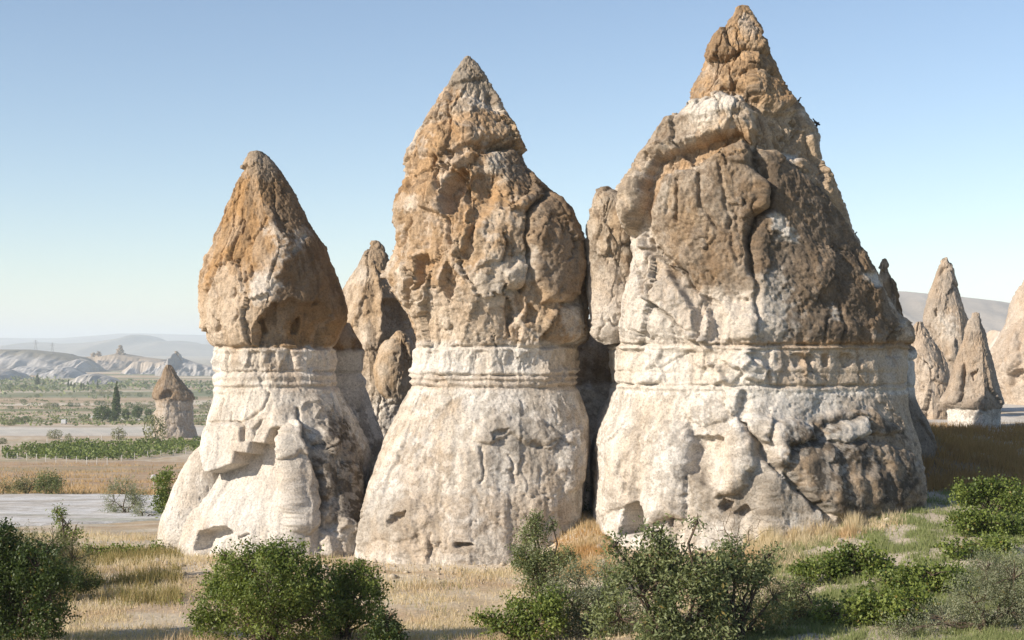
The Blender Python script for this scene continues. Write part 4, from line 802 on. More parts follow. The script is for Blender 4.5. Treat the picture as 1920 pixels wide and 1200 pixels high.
def plant(name, label, cat, d, ub, lumps, leaf=.07, dens=1.0, hue='bright', per=12, wid=.55, group=None, stems=3, twigs=10, feather=False, rtrunk=.05, dr=.8, part='crown'):
    """shrub or tree: stems to each leafy mass, twigs to its sprays, sprays of leaves; lumps are (u, v, ru, rv) in photo pixels"""
    x0 = (ub - 960) / F * d; base = np.array([x0, d, tz(x0, d) - .03])
    root = empty(name, tuple(base), label, cat, group)
    wood = Acc(); CC, DD, SS = [], [], []
    st = [base + np.r_[RNG.normal(size=2) * .12, 0] for _ in range(stems)]
    for i, (u, v, ru, rv) in enumerate(lumps):
        ru, rv = ru * 1.2, rv * 1.2
        c = np.array(unproj(u, v, d + RNG.uniform(-.5, .5) * ru / F * d)); r = np.array([ru, ru * dr, rv]) / F * d
        c[2] = max(c[2], tz(c[0], c[1]) + .1)
        wood.add(*tube(limb(st[i % stems], c, .1), rtrunk, rtrunk * .4))
        n = max(8, int(dens * ru * rv * .085))
        q = unit(RNG.normal(size=(n, 3))); rad = RNG.uniform(.15, 1.0, n) ** .45
        rad *= 1 + .45 * perlin(q * 2.2 + i * 5.1)
        pc = c + q * rad[:, None] * r
        keep = (pc[:, 2] > terr(pc[:, 0], pc[:, 1]) + .05) & (perlin(pc * (.11 / leaf) + d) > -.22); pc, q = pc[keep], q[keep]; n = len(pc)
        if n == 0: continue
        for k in range(3):
            e = unit(RNG.normal(size=3) + [0, 0, .6]); wood.add(*tube(limb(c, c + e * r * RNG.uniform(1.0, 1.3), .05, 5), rtrunk * .3, rtrunk * .08, 4))
        for k in RNG.permutation(n)[:twigs]: wood.add(*tube(limb(c, pc[k], .03, 4), rtrunk * .32, rtrunk * .1, 4))
        pu = RNG.poisson(per, n) + 3; idx = np.repeat(np.arange(n), pu); m = len(idx)
        ax = unit(q * .8 + RNG.normal(size=(n, 3)) * .6 + [0, 0, .35])
        if feather: ax = unit(ax + [0, 0, .5])
        t = RNG.uniform(-.5, .6, m) * leaf * (6.0 if feather else 3.4)
        CC.append(pc[idx] + ax[idx] * t[:, None] + RNG.normal(size=(m, 3)) * leaf * (.5 if feather else .95))
        DD.append(ax[idx] * (1.6 if feather else .5) + RNG.normal(size=(m, 3)) * .7 + [0, 0, -.15]); SS.append(leaf * RNG.uniform(.6, 1.25, m))
    C, D, S = np.concatenate(CC), np.concatenate(DD), np.concatenate(SS)
    lo, hi = np.array(GREENS[hue]); t = np.clip(RNG.beta(2, 2, len(C)) + .45 * fbm(C, .9, 2, seed=d), 0, 1)[:, None]
    col = lo * (1 - t) + hi * t; y = RNG.rand(len(C)) < .02; col[y] = (.22, .17, .05)
    V, T3, vc = leaves(C, D, S, col, wid)
    link('branches', wood.mesh('branches', M['bark'], base), root)
    link(part, mesh_np(part, V - base, None, T3, vc, M['leaf'], False), root)
    return root

SH = 'shrubs in the foreground'; VG = 'vines on the right slope'
plant('leafy_bush', 'big dark bush filling the bottom left corner', 'bush', 33, 30, [(15, 1110, 85, 80), (70, 1065, 50, 42), (-5, 1025, 36, 42), (40, 1180, 75, 50), (92, 1120, 36, 48), (-40, 1120, 70, 90), (10, 1060, 50, 45)], .075, 1.1, 'dark', 13, .6, SH)
plant('feathery_shrub', 'soft olive feathery shrub behind the dark corner bush', 'shrub', 42, 95, [(50, 1035, 42, 34), (100, 1028, 42, 32), (140, 1050, 32, 30), (90, 1075, 56, 24), (10, 1030, 40, 36), (150, 1085, 26, 20)], .065, 1.5, 'olive', 14, .26, SH, 4, 12, True)
plant('dense_shrub', 'dense shaded shrub at the foot of the feathery shrub', 'shrub', 40.5, 130, [(120, 1085, 40, 24), (165, 1095, 24, 18), (80, 1090, 36, 24)], .07, 1.6, 'dark', 13, .4, SH, 4, 8)
plant('sapling', 'thin leafy sapling against the pale road at the left', 'sapling', 43, 132, [(116, 966, 11, 14), (127, 985, 15, 15), (138, 1000, 17, 15), (122, 1010, 15, 14), (108, 958, 5, 6)], .08, 1.6, 'bright', 7, .6, None, 2, 8)
plant('leafy_bush', 'broad bright green bush in front of the left big cone', 'bush', 33, 520, [(500, 1085, 90, 48), (435, 1130, 62, 46), (560, 1095, 52, 55), (530, 1042, 42, 24), (468, 1058, 40, 30), (393, 1160, 32, 22), (510, 1160, 100, 46), (590, 1140, 44, 52), (420, 1045, 16, 10), (445, 1095, 50, 34)], .072, 1.15, 'bright', 12, .6, SH, 4, 14)
plant('leafy_bush', 'smaller round bush right of the broad bright bush', 'bush', 34, 655, [(665, 1080, 38, 28), (672, 1125, 44, 42), (630, 1150, 38, 44), (640, 1100, 24, 24), (690, 1165, 40, 32), (700, 1110, 18, 14)], .075, 1.2, 'bright', 12, .6, SH)
plant('creeping_shrub', 'low creeping shrub trailing to the right of the round bush', 'shrub', 33, 730, [(726, 1165, 22, 22), (750, 1182, 26, 14), (720, 1190, 36, 16)], .075, 1.4, 'dark', 11, .6, SH)
plant('upright_shrub', 'upright pear-shaped green shrub before the foot of the middle cone', 'shrub', 40, 1010, [(1002, 978, 15, 18), (1000, 1005, 26, 22), (990, 1040, 34, 26), (1015, 1070, 36, 30), (1048, 1048, 28, 18), (1070, 1040, 14, 12), (1010, 1095, 28, 22), (1036, 985, 5, 12), (975, 1050, 20, 16)], .07, 1.5, 'mid', 13, .5, SH)
plant('vine_bush', 'low sprawling vine bush left of the grey-leaved shrub', 'bush', 34, 975, [(905, 1158, 18, 8), (930, 1165, 22, 15), (975, 1150, 32, 22), (1015, 1160, 36, 32), (1040, 1130, 30, 22), (985, 1180, 34, 16)], .085, 1.2, 'bright', 11, .65, SH)
plant('grey_leaf_shrub', 'dense grey-green shrub between the vine bush and the fruit tree', 'shrub', 35, 1100, [(1085, 1095, 40, 36), (1115, 1140, 48, 46), (1065, 1150, 36, 44), (1095, 1180, 60, 34), (1140, 1090, 34, 34), (1160, 1150, 50, 44), (1050, 1110, 28, 24)], .065, 1.3, 'grey', 13, .4, SH)
plant('fruit_tree', 'young fruit tree with thin trunk, long leaves and bare upper twigs', 'tree', 31, 1250, [(1205, 1062, 36, 24), (1250, 1030, 26, 20), (1308, 978, 13, 12), (1225, 1003, 14, 12), (1152, 1025, 14, 11), (1270, 1075, 54, 34), (1322, 1080, 38, 34), (1200, 1115, 50, 38), (1255, 1135, 60, 40), (1310, 1140, 48, 38), (1240, 995, 14, 9), (1180, 1090, 36, 30), (1165, 1160, 50, 40), (1230, 1180, 70, 34), (1320, 1185, 60, 30)], .115, .75, 'mid', 9, .42, SH, 2, 12, False, .06)
plant('fruit_tree', 'second young fruit tree, right of the one with bare upper twigs', 'tree', 32, 1392, [(1372, 1045, 26, 24), (1400, 1085, 40, 30), (1438, 1045, 17, 14), (1350, 1110, 40, 36), (1395, 1135, 48, 40), (1425, 1085, 22, 22), (1356, 1060, 20, 18), (1400, 1180, 60, 30), (1450, 1120, 34, 28)], .105, .8, 'mid', 9, .42, SH, 2, 12, False, .05)
plant('feathery_shrub', 'tangled olive-green shrub right of the second fruit tree', 'shrub', 34.5, 1460, [(1440, 1130, 48, 40), (1485, 1115, 36, 30), (1470, 1165, 50, 40), (1410, 1175, 50, 34)], .06, 1.1, 'olive', 13, .3, SH, 4, 14, True)
plant('low_bush', 'low bush filling the corner between olive shrub and nearest grapevine', 'bush', 34, 1530, [(1520, 1160, 34, 22), (1545, 1185, 44, 18), (1495, 1185, 40, 20), (1500, 1100, 22, 14)], .075, 1.3, 'mid', 12, .5, SH)
plant('vine', 'dark grapevine mound nearest the foot of the widest cone', 'vine', 38, 1590, [(1535, 1068, 34, 16), (1575, 1055, 30, 18), (1605, 1042, 28, 18), (1640, 1052, 30, 14), (1500, 1080, 26, 12), (1610, 1072, 44, 14)], .085, 1.3, 'bright', 12, .8, VG)
plant('vine', 'wide grapevine mound in the middle of the right slope', 'vine', 35.5, 1720, [(1665, 1092, 34, 18), (1700, 1085, 34, 18), (1750, 1078, 34, 17), (1795, 1088, 34, 18), (1720, 1115, 54, 22), (1660, 1120, 36, 18), (1790, 1110, 36, 16)], .085, 1.3, 'bright', 12, .8, VG)
plant('vine', 'nearest grapevine mound at the bottom of the right slope', 'vine', 33, 1610, [(1562, 1150, 34, 20), (1605, 1138, 36, 20), (1645, 1145, 34, 20), (1600, 1175, 56, 22), (1680, 1150, 36, 26), (1660, 1185, 50, 20), (1700, 1125, 40, 18)], .085, 1.3, 'bright', 12, .8, VG)
plant('feathery_shrub', 'large grey-green feathery shrub in the bottom right corner', 'shrub', 32, 1850, [(1850, 1075, 38, 36), (1900, 1085, 46, 44), (1830, 1130, 52, 40), (1770, 1165, 60, 32), (1890, 1150, 60, 46), (1940, 1110, 50, 70), (1700, 1185, 50, 22)], .06, 1.15, 'grey', 14, .3, SH, 5, 16, True)
plant('vine', 'uppermost grapevine mound at the right edge, under the shaded bank', 'vine', 45, 1850, [(1812, 925, 22, 16), (1842, 915, 18, 14), (1885, 918, 30, 16), (1850, 942, 44, 14), (1915, 940, 34, 18)], .09, 1.5, 'bright', 12, .8, VG)
plant('vine', 'second grapevine mound from the top at the right edge', 'vine', 42, 1850, [(1812, 975, 28, 15), (1850, 982, 34, 15), (1895, 985, 36, 15), (1840, 1000, 36, 12)], .09, 1.5, 'bright', 12, .8, VG)
plant('vine', 'third grapevine mound from the top at the right edge', 'vine', 39.5, 1840, [(1800, 1030, 30, 15), (1840, 1028, 34, 15), (1885, 1030, 34, 14)], .09, 1.5, 'bright', 12, .8, VG)
plant('willow_bush', 'tall grey-green drooping bush standing on the pale road', 'bush', 84, 236, [(236, 925, 30, 24), (215, 940, 20, 22), (250, 945, 22, 22), (234, 952, 30, 18)], .13, 2.0, 'grey', 12, .25, None, 4, 8, True)
plant('low_bush', 'small grey bush at the foot of the drooping bush', 'bush', 80, 272, [(268, 962, 20, 12), (285, 968, 14, 9)], .12, 2.4, 'grey', 12, .3, None, 3, 6)
plant('leafy_bush', 'dark green bush half hidden by the left cone buttress', 'bush', 78, 312, [(318, 900, 20, 15), (312, 922, 16, 16), (306, 945, 14, 16), (298, 898, 8, 5), (330, 925, 16, 16)], .14, 2.2, 'bright', 12, .6, None, 3, 8)
plant('round_bush', 'left one of the pair of round bushes beyond the pale road', 'bush', 108, 52, [(50, 906, 22, 15), (64, 902, 12, 14), (38, 912, 12, 9)], .16, 2.6, 'olive', 13, .35, 'pair of round bushes', 3, 6)
plant('round_bush', 'right one of the pair of round bushes beyond the pale road', 'bush', 107, 92, [(90, 903, 18, 17), (104, 908, 12, 12), (80, 908, 10, 12)], .16, 2.6, 'mid', 13, .35, 'pair of round bushes', 3, 6)
plant('round_bush', 'flat bush cut by the left edge beyond the pale road', 'bush', 109, 5, [(8, 914, 14, 8), (-8, 912, 14, 9)], .16, 2.6, 'olive', 13, .35, None, 3, 6)
for i, (u, v, ru) in enumerate([(178, 1030, 22), (215, 1036, 20), (246, 1040, 14), (284, 1028, 14)]):
    plant('creeping_vine', ['first', 'second', 'third', 'fourth'][i] + ' from the left of the low green creepers beside the left cone', 'vine', 49 + i * .3, u, [(u, v, ru, 8), (u + 12, v + 3, ru * .7, 6)], .09, 2.4, 'bright', 11, .8, 'low creepers beside the left cone', 2, 4)
plant('dark_scrub', 'shaded scrub growing in the gap between middle and right cones', 'shrub', 50.5, 1088, [(1090, 925, 7, 26), (1086, 955, 12, 16), (1072, 985, 14, 6), (1095, 965, 12, 9)], .07, 2.6, 'dark', 12, .4, None, 3, 6)
plant('dark_scrub', 'shaded reeds in the cleft right of the left cone', 'shrub', 49.5, 668, [(668, 1015, 12, 14), (660, 1030, 14, 8)], .09, 2.2, 'olive', 10, .15, None, 3, 4, True)

def dead_shrub():
    d, u = 41, 1385; x = (u - 960) / F * d; base = np.array([x, d, tz(x, d)]); root = empty('dead_shrub', tuple(base), 'bare leafless shrub behind the second fruit tree', 'shrub')
    a = Acc(); top = base + [0, 0, .6]; a.add(*tube(limb(base, top, 0, 4), .035, .025))
    for uu, vv in ((1372, 950), (1350, 965), (1340, 985), (1395, 965), (1410, 985), (1425, 975), (1362, 940), (1385, 960), (1335, 1010), (1420, 1005), (1368, 985)):
        e = np.array(unproj(uu, vv, d + RNG.uniform(-.5, .5))); L = limb(top - [0, 0, RNG.uniform(0, .4)], e, .08, 7); a.add(*tube(L, .018, .006, 4))
        for k in range(5):
            p = L[RNG.randint(2, 7)]; a.add(*tube(limb(p, p + RNG.normal(size=3) * [.22, .22, .18] + [0, 0, .1], .02, 4), .008, .004, 3))
    link('twigs', a.mesh('twigs', M['deadwood'], base), root)
dead_shrub()

# ------------------------------------------------------------------ grass
def blades(name, label, x, d, h, wd, col, lean=.35, parent=None):
    n = len(x); z = terr(x, d); B = np.stack([x, d, z - .01], -1); a = RNG.rand(n) * 6.28; s = np.stack([np.cos(a), np.sin(a) * .5, 0 * a], -1) * wd[:, None]
    L = np.stack([RNG.normal(size=n) * lean, RNG.normal(size=n) * lean, np.ones(n)], -1) * h[:, None]
    V = np.stack([B - s, B + s, B + L], 1).reshape(-1, 3)
    o = link(name, mesh_np(name, V, None, np.arange(3 * n).reshape(-1, 3), np.repeat(col, 3, 0), M['grass'], False)); tag(o, label, None, None, 'stuff'); return o
def scatter(n, u0, u1, d0, d1, keep):
    d = 1 / RNG.uniform(1 / d1, 1 / d0, n); x = (RNG.uniform(u0, u1, n) - 960) / F * d; P = np.stack([x, d, 0 * x], -1)
    k = RNG.rand(n) < keep(x, d, P); return x[k], d[k], P[k]
def near_grass():
    right = lambda x, d, P: sstep(5, 10, x + (d - 42) * -.25 + fbm(P, 3, 3, seed=6) * 2)
    x, d, P = scatter(150000, -60, 1700, 31, 64, lambda x, d, P: (1 - right(x, d, P)) * (.12 + .88 * sstep(-.25, .35, fbm(P, 2.2, 3, seed=70))))
    t = sstep(-.2, .4, fbm(P * [.6, 1, 1], 2.0, 3, seed=3)) * .7; c = mix((.53, .43, .30), (.43, .295, .185), t); c = mix(c, (.62, .54, .40), RNG.rand(len(x)) * .6)
    g = sstep(.2, .5, fbm(P, 2.5, 2, seed=71)) * (RNG.rand(len(x)) < .35); c = mix(c, (.22, .23, .10), g * .8)
    blades('dry_grass', 'short straw-coloured grass around the cones', x, d, RNG.uniform(.08, .30, len(x)) * (.6 + .8 * sstep(-.1, .5, fbm(P, 4, 2, seed=72))), RNG.uniform(.008, .02, len(x)), c)
    x, d, P = scatter(150000, 1380, 1960, 30, 51, lambda x, d, P: right(x, d, P) * (.08 + .92 * sstep(-.2, .25, fbm(P, 1.3, 4, .6, seed=7))))
    c = mix((.17, .21, .08), (.30, .31, .15), RNG.rand(len(x)))
    blades('green_grass', 'sparse green grass on the right slope', x, d, RNG.uniform(.06, .24, len(x)), RNG.uniform(.008, .018, len(x)), c)
    # tall straw along the foot of the widest cone
    u = RNG.uniform(1395, 1700, 26000); d0 = np.interp(u, [1395, 1500, 1600, 1700], [43.5, 44.2, 45.0, 46.5]); d = d0 + RNG.normal(size=len(u)) * .7; x = (u - 960) / F * d
    P = np.stack([x, d, 0 * x], -1); k = RNG.rand(len(x)) < .1 + .9 * sstep(-.25, .25, fbm(P, .8, 3, seed=73)); x, d, u, P = x[k], d[k], u[k], P[k]
    h = RNG.uniform(.12, .5, len(x)) * np.interp(u, [1395, 1450, 1620, 1700], [.8, 1.0, .8, .4]) * (.6 + sstep(-.2, .4, fbm(P, .7, 2, seed=74)))
    blades('tall_dry_weeds', 'tall bleached weeds along the foot of the widest cone', x, d, h, RNG.uniform(.008, .018, len(x)), mix((.58, .48, .34), (.50, .36, .22), sstep(-.1, .5, fbm(P, 1.2, 2, seed=75))), .22)
    # rusty grass on the little slope in the gap, and long dry grass on the shaded bank
    x, d, P = scatter(16000, 1040, 1150, 43, 53, lambda x, d, P: .3 + .7 * sstep(-.2, .3, fbm(P, 1.0, 3, seed=76)))
    blades('rusty_grass', 'rust-coloured grass on the slope between middle and right cones', x, d, RNG.uniform(.08, .3, len(x)), RNG.uniform(.008, .018, len(x)), mix((.50, .38, .24), (.45, .28, .13), sstep(0, .4, fbm(P, .9, 2, seed=77))))
    x, d, P = scatter(42000, 1690, 1930, 51, 72, lambda x, d, P: .2 + .8 * sstep(-.2, .3, fbm(P, 1.5, 3, seed=78)))
    blades('bank_grass', 'long brown grass on the shaded bank right of the widest cone', x, d, RNG.uniform(.15, .5, len(x)), RNG.uniform(.01, .025, len(x)), mix((.40, .25, .12), (.28, .17, .085), RNG.rand(len(x))))  # dark browns carry part of the bank's shade
    # long grass, its colours darkened for the shade beside the corner bush
    x, d, P = scatter(30000, 60, 340, 39, 52, lambda x, d, P: sstep(-.3, .5, fbm(P, 1.6, 3, .6, seed=79)) * sstep(39, 42, d) * sstep(52, 49, d))
    blades('long_grass', 'long olive and straw grass between corner bush and left cone', x, d, RNG.uniform(.15, .5, len(x)), RNG.uniform(.008, .02, len(x)), mix((.36, .27, .14), (.20, .19, .075), RNG.rand(len(x))))
    x, d, P = scatter(24000, -30, 420, 108, 270, lambda x, d, P: sstep(-.1, .4, fbm(P * [.5, 1, 1], 9, 3, seed=81)))
    blades('field_grass', 'reddish dry grass on the field below the vineyard', x, d, RNG.uniform(.2, .55, len(x)), RNG.uniform(.03, .07, len(x)), mix((.47, .34, .20), (.40, .26, .14), RNG.rand(len(x))))
near_grass()

def gravel():
    n = 2600; V, T3, CC = [], [], []
    u = RNG.uniform(290, 1720, n); d = RNG.uniform(43, 49.5, n); x = (u - 960) / F * d; k = np.abs(RNG.normal(size=n)) < 1.2; x, d = x[k], d[k]; n = len(x); z = terr(x, d)
    r = .025 * RNG.pareto(2.2, n) + .02; r = np.minimum(r, .22); oc = np.array([(1, 0, 0), (-1, 0, 0), (0, 1, 0), (0, -1, 0), (0, 0, 1), (0, 0, -1)], float)
    fa = np.array([(0, 2, 4), (2, 1, 4), (1, 3, 4), (3, 0, 4), (2, 0, 5), (1, 2, 5), (3, 1, 5), (0, 3, 5)])
    P = np.stack([x, d, z + r * .2], -1)[:, None, :] + oc[None] * r[:, None, None] * RNG.uniform(.6, 1.3, (n, 6, 1)) * [1, 1, .7]
    o = link('gravel', mesh_np('gravel', P.reshape(-1, 3), None, (np.arange(n)[:, None, None] * 6 + fa[None]).reshape(-1, 3), np.repeat(mix((.50, .43, .34), (.36, .29, .21), RNG.rand(n)), 6, 0), M['ground'], False)); tag(o, 'loose pale stones along the foot of the cones', None, None, 'stuff')
gravel()

# ------------------------------------------------------------------ valley: vineyard, fences, trees, van, pylons
def ray_d(u, v, lo=60, hi=5000):
    """distance at which the sight line through a picture point meets the valley floor"""
    for d in np.geomspace(lo, hi, 1200):
        if CZ + (HV - v) / F * d <= tz_s((u - 960) / F * d, d): return float(d)
    return hi
def tz_s(x, d): return float(np.interp(d, _dl, _zl))
def vineyard():
    n = 17000; u = RNG.uniform(4, 392, n); row = RNG.randint(0, 11, n)
    near = np.interp(u, [0, 90, 200, 260, 330, 392], [298, 292, 282, 296, 318, 335]); d = near + 2 + row * 7.6 + RNG.normal(size=n) * .5; x = (u - 960) / F * d
    P = np.stack([x, d, 0 * x], -1); k = (RNG.rand(n) < .25 + .75 * sstep(-.3, .1, fbm(P, 5, 2, seed=82))) & (d < np.interp(u, [0, 60, 150, 392], [318, 345, 372, 380])); x, d, P = x[k], d[k], P[k]; n = len(x)
    C = np.stack([x, d, terr(x, d) + RNG.beta(2, 1.6, n) * 1.7 * (.7 + .5 * sstep(-.3, .4, fbm(P, 3, 2, seed=83)))], -1)
    lo, hi = np.array(GREENS['bright']); t = np.clip(RNG.rand(n) * .8 + .3 * fbm(C, 3, 2, seed=84), 0, 1)[:, None]
    V, T3, vc = leaves(C, RNG.normal(size=(n, 3)), RNG.uniform(.35, .7, n), lo * (1 - t) + hi * t, .8)
    o = link('vineyard', mesh_np('vineyard', V, None, T3, vc, M['leaf'], False)); tag(o, 'green vineyard rows behind the post fence', None, None, 'stuff')
vineyard()
M['post'] = plain_mat('pale_concrete_post', (.50, .48, .44), .8, .2, 3); M['wire'] = plain_mat('grey_wire', (.25, .25, .25), .5, .1, 3, .6)
M['white'] = plain_mat('white_paint', (.6, .6, .6), .35, .05, 3); M['glass'] = plain_mat('dark_glass', (.03, .035, .04), .1, .1, 3); M['tyre'] = plain_mat('black_rubber', (.03, .03, .03), .8, .1, 3); M['steel'] = plain_mat('grey_steel', (.22, .22, .22), .5, .1, .2, .3)
def fence(label, pts, h):
    W = []
    for u, v in pts:
        d = ray_d(u, v); x = (u - 960) / F * d; W.append(np.array([x, d, tz(x, d)]))
    root = empty('fence', tuple(W[0]), label, 'fence')
    pv, pf = tube([(0, 0, -.2), (0, 0, h), (.0, .12 * h, h * 1.08)], h * .055, h * .05, 4); pm = mesh_np('post', pv, pf, [(8, 9, 10), (8, 10, 11)], None, M['post'])
    for p in W: link('post', pm, root, tuple(p - W[0]))
    for f in (.35, .65, .95):
        a = Acc()
        for p, q in zip(W[:-1], W[1:]): a.add(*tube([p + [0, 0, h * f], (p + q) / 2 + [0, 0, h * f - .03], q + [0, 0, h * f]], .012, .012, 3))
        link('wire', a.mesh('wire', M['wire'], W[0]), root)
fence('long fence of pale posts along the near side of the vineyard', [(x / 3, 560 + y / 3) for x, y in [(-20, 903), (40, 905), (97, 908), (150, 911), (205, 915), (258, 920), (315, 926), (373, 928), (430, 930), (488, 933), (545, 936), (603, 938), (683, 922), (757, 908), (830, 900), (905, 890), (975, 882), (1045, 876), (1120, 870)]], 1.35)
fence('short fence of pale posts beyond the vineyard by the white track', [(x / 3, 560 + y / 3) for x, y in [(265, 822), (345, 818), (418, 812), (498, 805), (571, 799), (650, 793), (725, 786), (800, 780)]], 1.7)

def blob_plant(kind, seed):
    """leafy crown and trunk of a valley tree, one unit high"""
    r = np.random.RandomState(seed); n = {'poplar': 2600, 'tree': 1100, 'shrub': 650}[kind]
    q = unit(r.normal(size=(n, 3))); rad = r.uniform(.25, 1, n) ** .5 * (1 + .35 * perlin(q * 2.0 + seed * 3.3))
    if kind == 'poplar': C = q * rad[:, None] * [.13, .13, .48] + [0, 0, .52]; C[:, :2] *= (1.25 - .75 * C[:, 2:3])
    elif kind == 'tree': C = q * rad[:, None] * [.55, .5, .40] + [0, 0, .58]
    else: C = q * rad[:, None] * [.72, .6, .5] + [0, 0, .42]
    C[:, 2] = np.clip(C[:, 2], .03 if kind == 'shrub' else .12, None)
    t = np.clip(r.rand(n) + .4 * perlin(C * 4 + seed), 0, 1)[:, None]
    lo, hi = np.array(GREENS['dark'] if kind != 'shrub' or seed % 2 else GREENS['olive']) * 1.15
    V, T3, vc = leaves(C, r.normal(size=(n, 3)), r.uniform(.06, .12, n) * (.45 if kind == 'poplar' else 1), lo * (1 - t) + hi * t, .7)
    a = Acc(); a.add(*tube([(0, 0, -.05), (.01, 0, .25), (0, .01, .6)], .03, .012, 5))
    for k in range(4): a.add(*tube([(0, 0, .2 + .06 * k), (r.uniform(-.1, .1), r.uniform(-.1, .1), .4 + .05 * k), tuple(C[r.randint(n)])], .012, .004, 4))
    return mesh_np('crown', V, None, T3, vc, M['leaf'], False), a.mesh('trunk', M['bark'], np.zeros(3))
VAR = {k: [blob_plant(k, s) for s in ss] for k, ss in (('poplar', (1, 2)), ('tree', (3, 5)), ('shrub', (6, 7, 8, 9)))}
ORD = ['first', 'second', 'third', 'fourth', 'fifth', 'sixth', 'seventh', 'eighth', 'ninth', 'tenth', 'eleventh', 'twelfth']
def valley(kind, cat, where, group, items):
    """items: (u, foot row, height px[, width factor]); told apart by their order from the left"""
    items = sorted(items)
    for i, it in enumerate(items):
        u, v, h = it[:3]; wf = it[3] if len(it) > 3 else 1.0; d = ray_d(u, v); x = (u - 960) / F * d; z = tz(x, d); H = h * (1.2 if kind == 'shrub' else 1) / F * d
        lab = where if len(items) == 1 else ORD[i] + ' from the left of ' + where
        root = empty({'poplar': 'poplar_tree', 'tree': 'round_tree', 'shrub': 'valley_shrub'}[kind], (x, d, z - .05 * H), lab, cat, group if len(items) > 1 else None)
        root.scale = (H * wf, H * wf, H); root.rotation_euler = (0, 0, RNG.uniform(0, 6.28))
        cr, tr = VAR[kind][RNG.randint(len(VAR[kind]))]
        link('crown', cr, root)
        if kind != 'shrub' or h > 9: link('trunk', tr, root)
valley('poplar', 'tree', 'tallest slender poplar in the valley, left of the hooded rock', None, [(218, 790, 74, .85)])
valley('poplar', 'tree', 'lone poplar farther off toward the white hills', None, [(70, 727, 27, 1.3)])
valley('poplar', 'tree', 'the far row of small poplars in mid valley', 'far row of poplars', [(128, 730, 18), (133, 731, 16), (139, 731, 15), (152, 731, 16), (157, 732, 14), (166, 731, 13), (183, 729, 16)])
valley('tree', 'tree', 'the dark round trees around the tall poplar', 'trees round the tall poplar', [(192, 793, 34, 1.0), (212, 792, 24, .8), (236, 790, 24, .7), (258, 788, 30, .6), (278, 784, 18, .8), (252, 784, 16, .8)])
valley('shrub', 'shrub', 'big grey-green bush against the left side of the hooded rock', None, [(291, 831, 52, .55)])
valley('shrub', 'shrub', 'the shrubs beside the white track behind the vineyard', 'shrubs by the white track', [(102, 824, 17, 1.1), (128, 828, 16, .6), (222, 824, 23, .85), (4, 833, 12, 1.1)])
valley('shrub', 'shrub', 'the shrub clumps along the fields left of the round trees', 'shrubs along the near fields', [(3, 793, 9), (20, 798, 13), (35, 795, 12), (47, 792, 12), (57, 790, 9), (74, 791, 9), (75, 776, 7), (150, 784, 7), (160, 793, 12)])
valley('shrub', 'shrub', 'the shrub row across the middle fields', 'shrubs across the middle fields', [(20, 767, 6, 1.4), (44, 757, 9), (70, 746, 7), (86, 764, 8), (95, 764, 9), (105, 764, 10), (132, 763, 9), (145, 763, 8), (162, 760, 8), (182, 760, 9), (192, 761, 11), (204, 762, 10)])
valley('shrub', 'shrub', 'the dark shrubs on the pale field under the far poplars', 'shrubs under the far poplars', [(15, 729, 9), (30, 731, 9), (42, 731, 10), (52, 731, 9), (66, 732, 8), (132, 741, 5), (175, 738, 7), (190, 743, 12), (205, 741, 9), (225, 741, 8), (240, 743, 7)])
valley('shrub', 'shrub', 'the grey shrubs between tall poplar and hooded rock', 'shrubs behind the hooded rock', [(242, 765, 11), (253, 767, 11), (262, 768, 12), (272, 766, 9), (284, 762, 9), (262, 744, 8), (278, 730, 8)])
valley('shrub', 'shrub', 'the shrubs right of the hooded rock', 'shrubs right of the hooded rock', [(366, 750, 7), (372, 797, 14), (376, 736, 8), (378, 766, 8), (389, 768, 15), (392, 740, 9)])
def woods():
    n = 6000; u = RNG.uniform(-40, 420, n); d = RNG.uniform(1150, 2100, n); x = (u - 960) / F * d; P = np.stack([x, d, 0 * x], -1)
    k = sstep(.0, .2, fbm(P * [.5, 1, 1], 120, 3, seed=85)) * RNG.rand(n) > .25; x, d, P = x[k], d[k], P[k]; n = len(x)
    m = 420; um = RNG.uniform(-40, 420, m); dm = 1 / RNG.uniform(1 / 1250, 1 / 560, m); q = np.repeat(np.arange(m), 10)
    dx = dm[q] + RNG.normal(size=len(q)) * 1.2; x2 = (um[q] - 960) / F * dm[q] + RNG.normal(size=len(q)) * 1.3; big = RNG.pareto(2.5, m)[q] + .6
    x = np.r_[x, x2]; d = np.r_[d, dx]; hh = np.r_[RNG.uniform(.3, 5, n), RNG.uniform(.1, 1.1, len(q)) * np.minimum(big, 2.5)]; sz = np.r_[RNG.uniform(2, 5, n), RNG.uniform(.7, 1.5, len(q))]; n = len(x)
    C = np.stack([x, d, np.interp(d, _dl, _zl) + hh], -1); lo, hi = np.array(GREENS['mid'])
    V, T3, vc = leaves(C, RNG.normal(size=(n, 3)), sz, lo + (hi - lo) * RNG.rand(n, 1), .8)
    tag(link('far_scrub', mesh_np('far_scrub', V, None, T3, vc, M['leaf'], False)), 'dark green scrub dotted over the far valley floor', None, None, 'stuff')
woods()

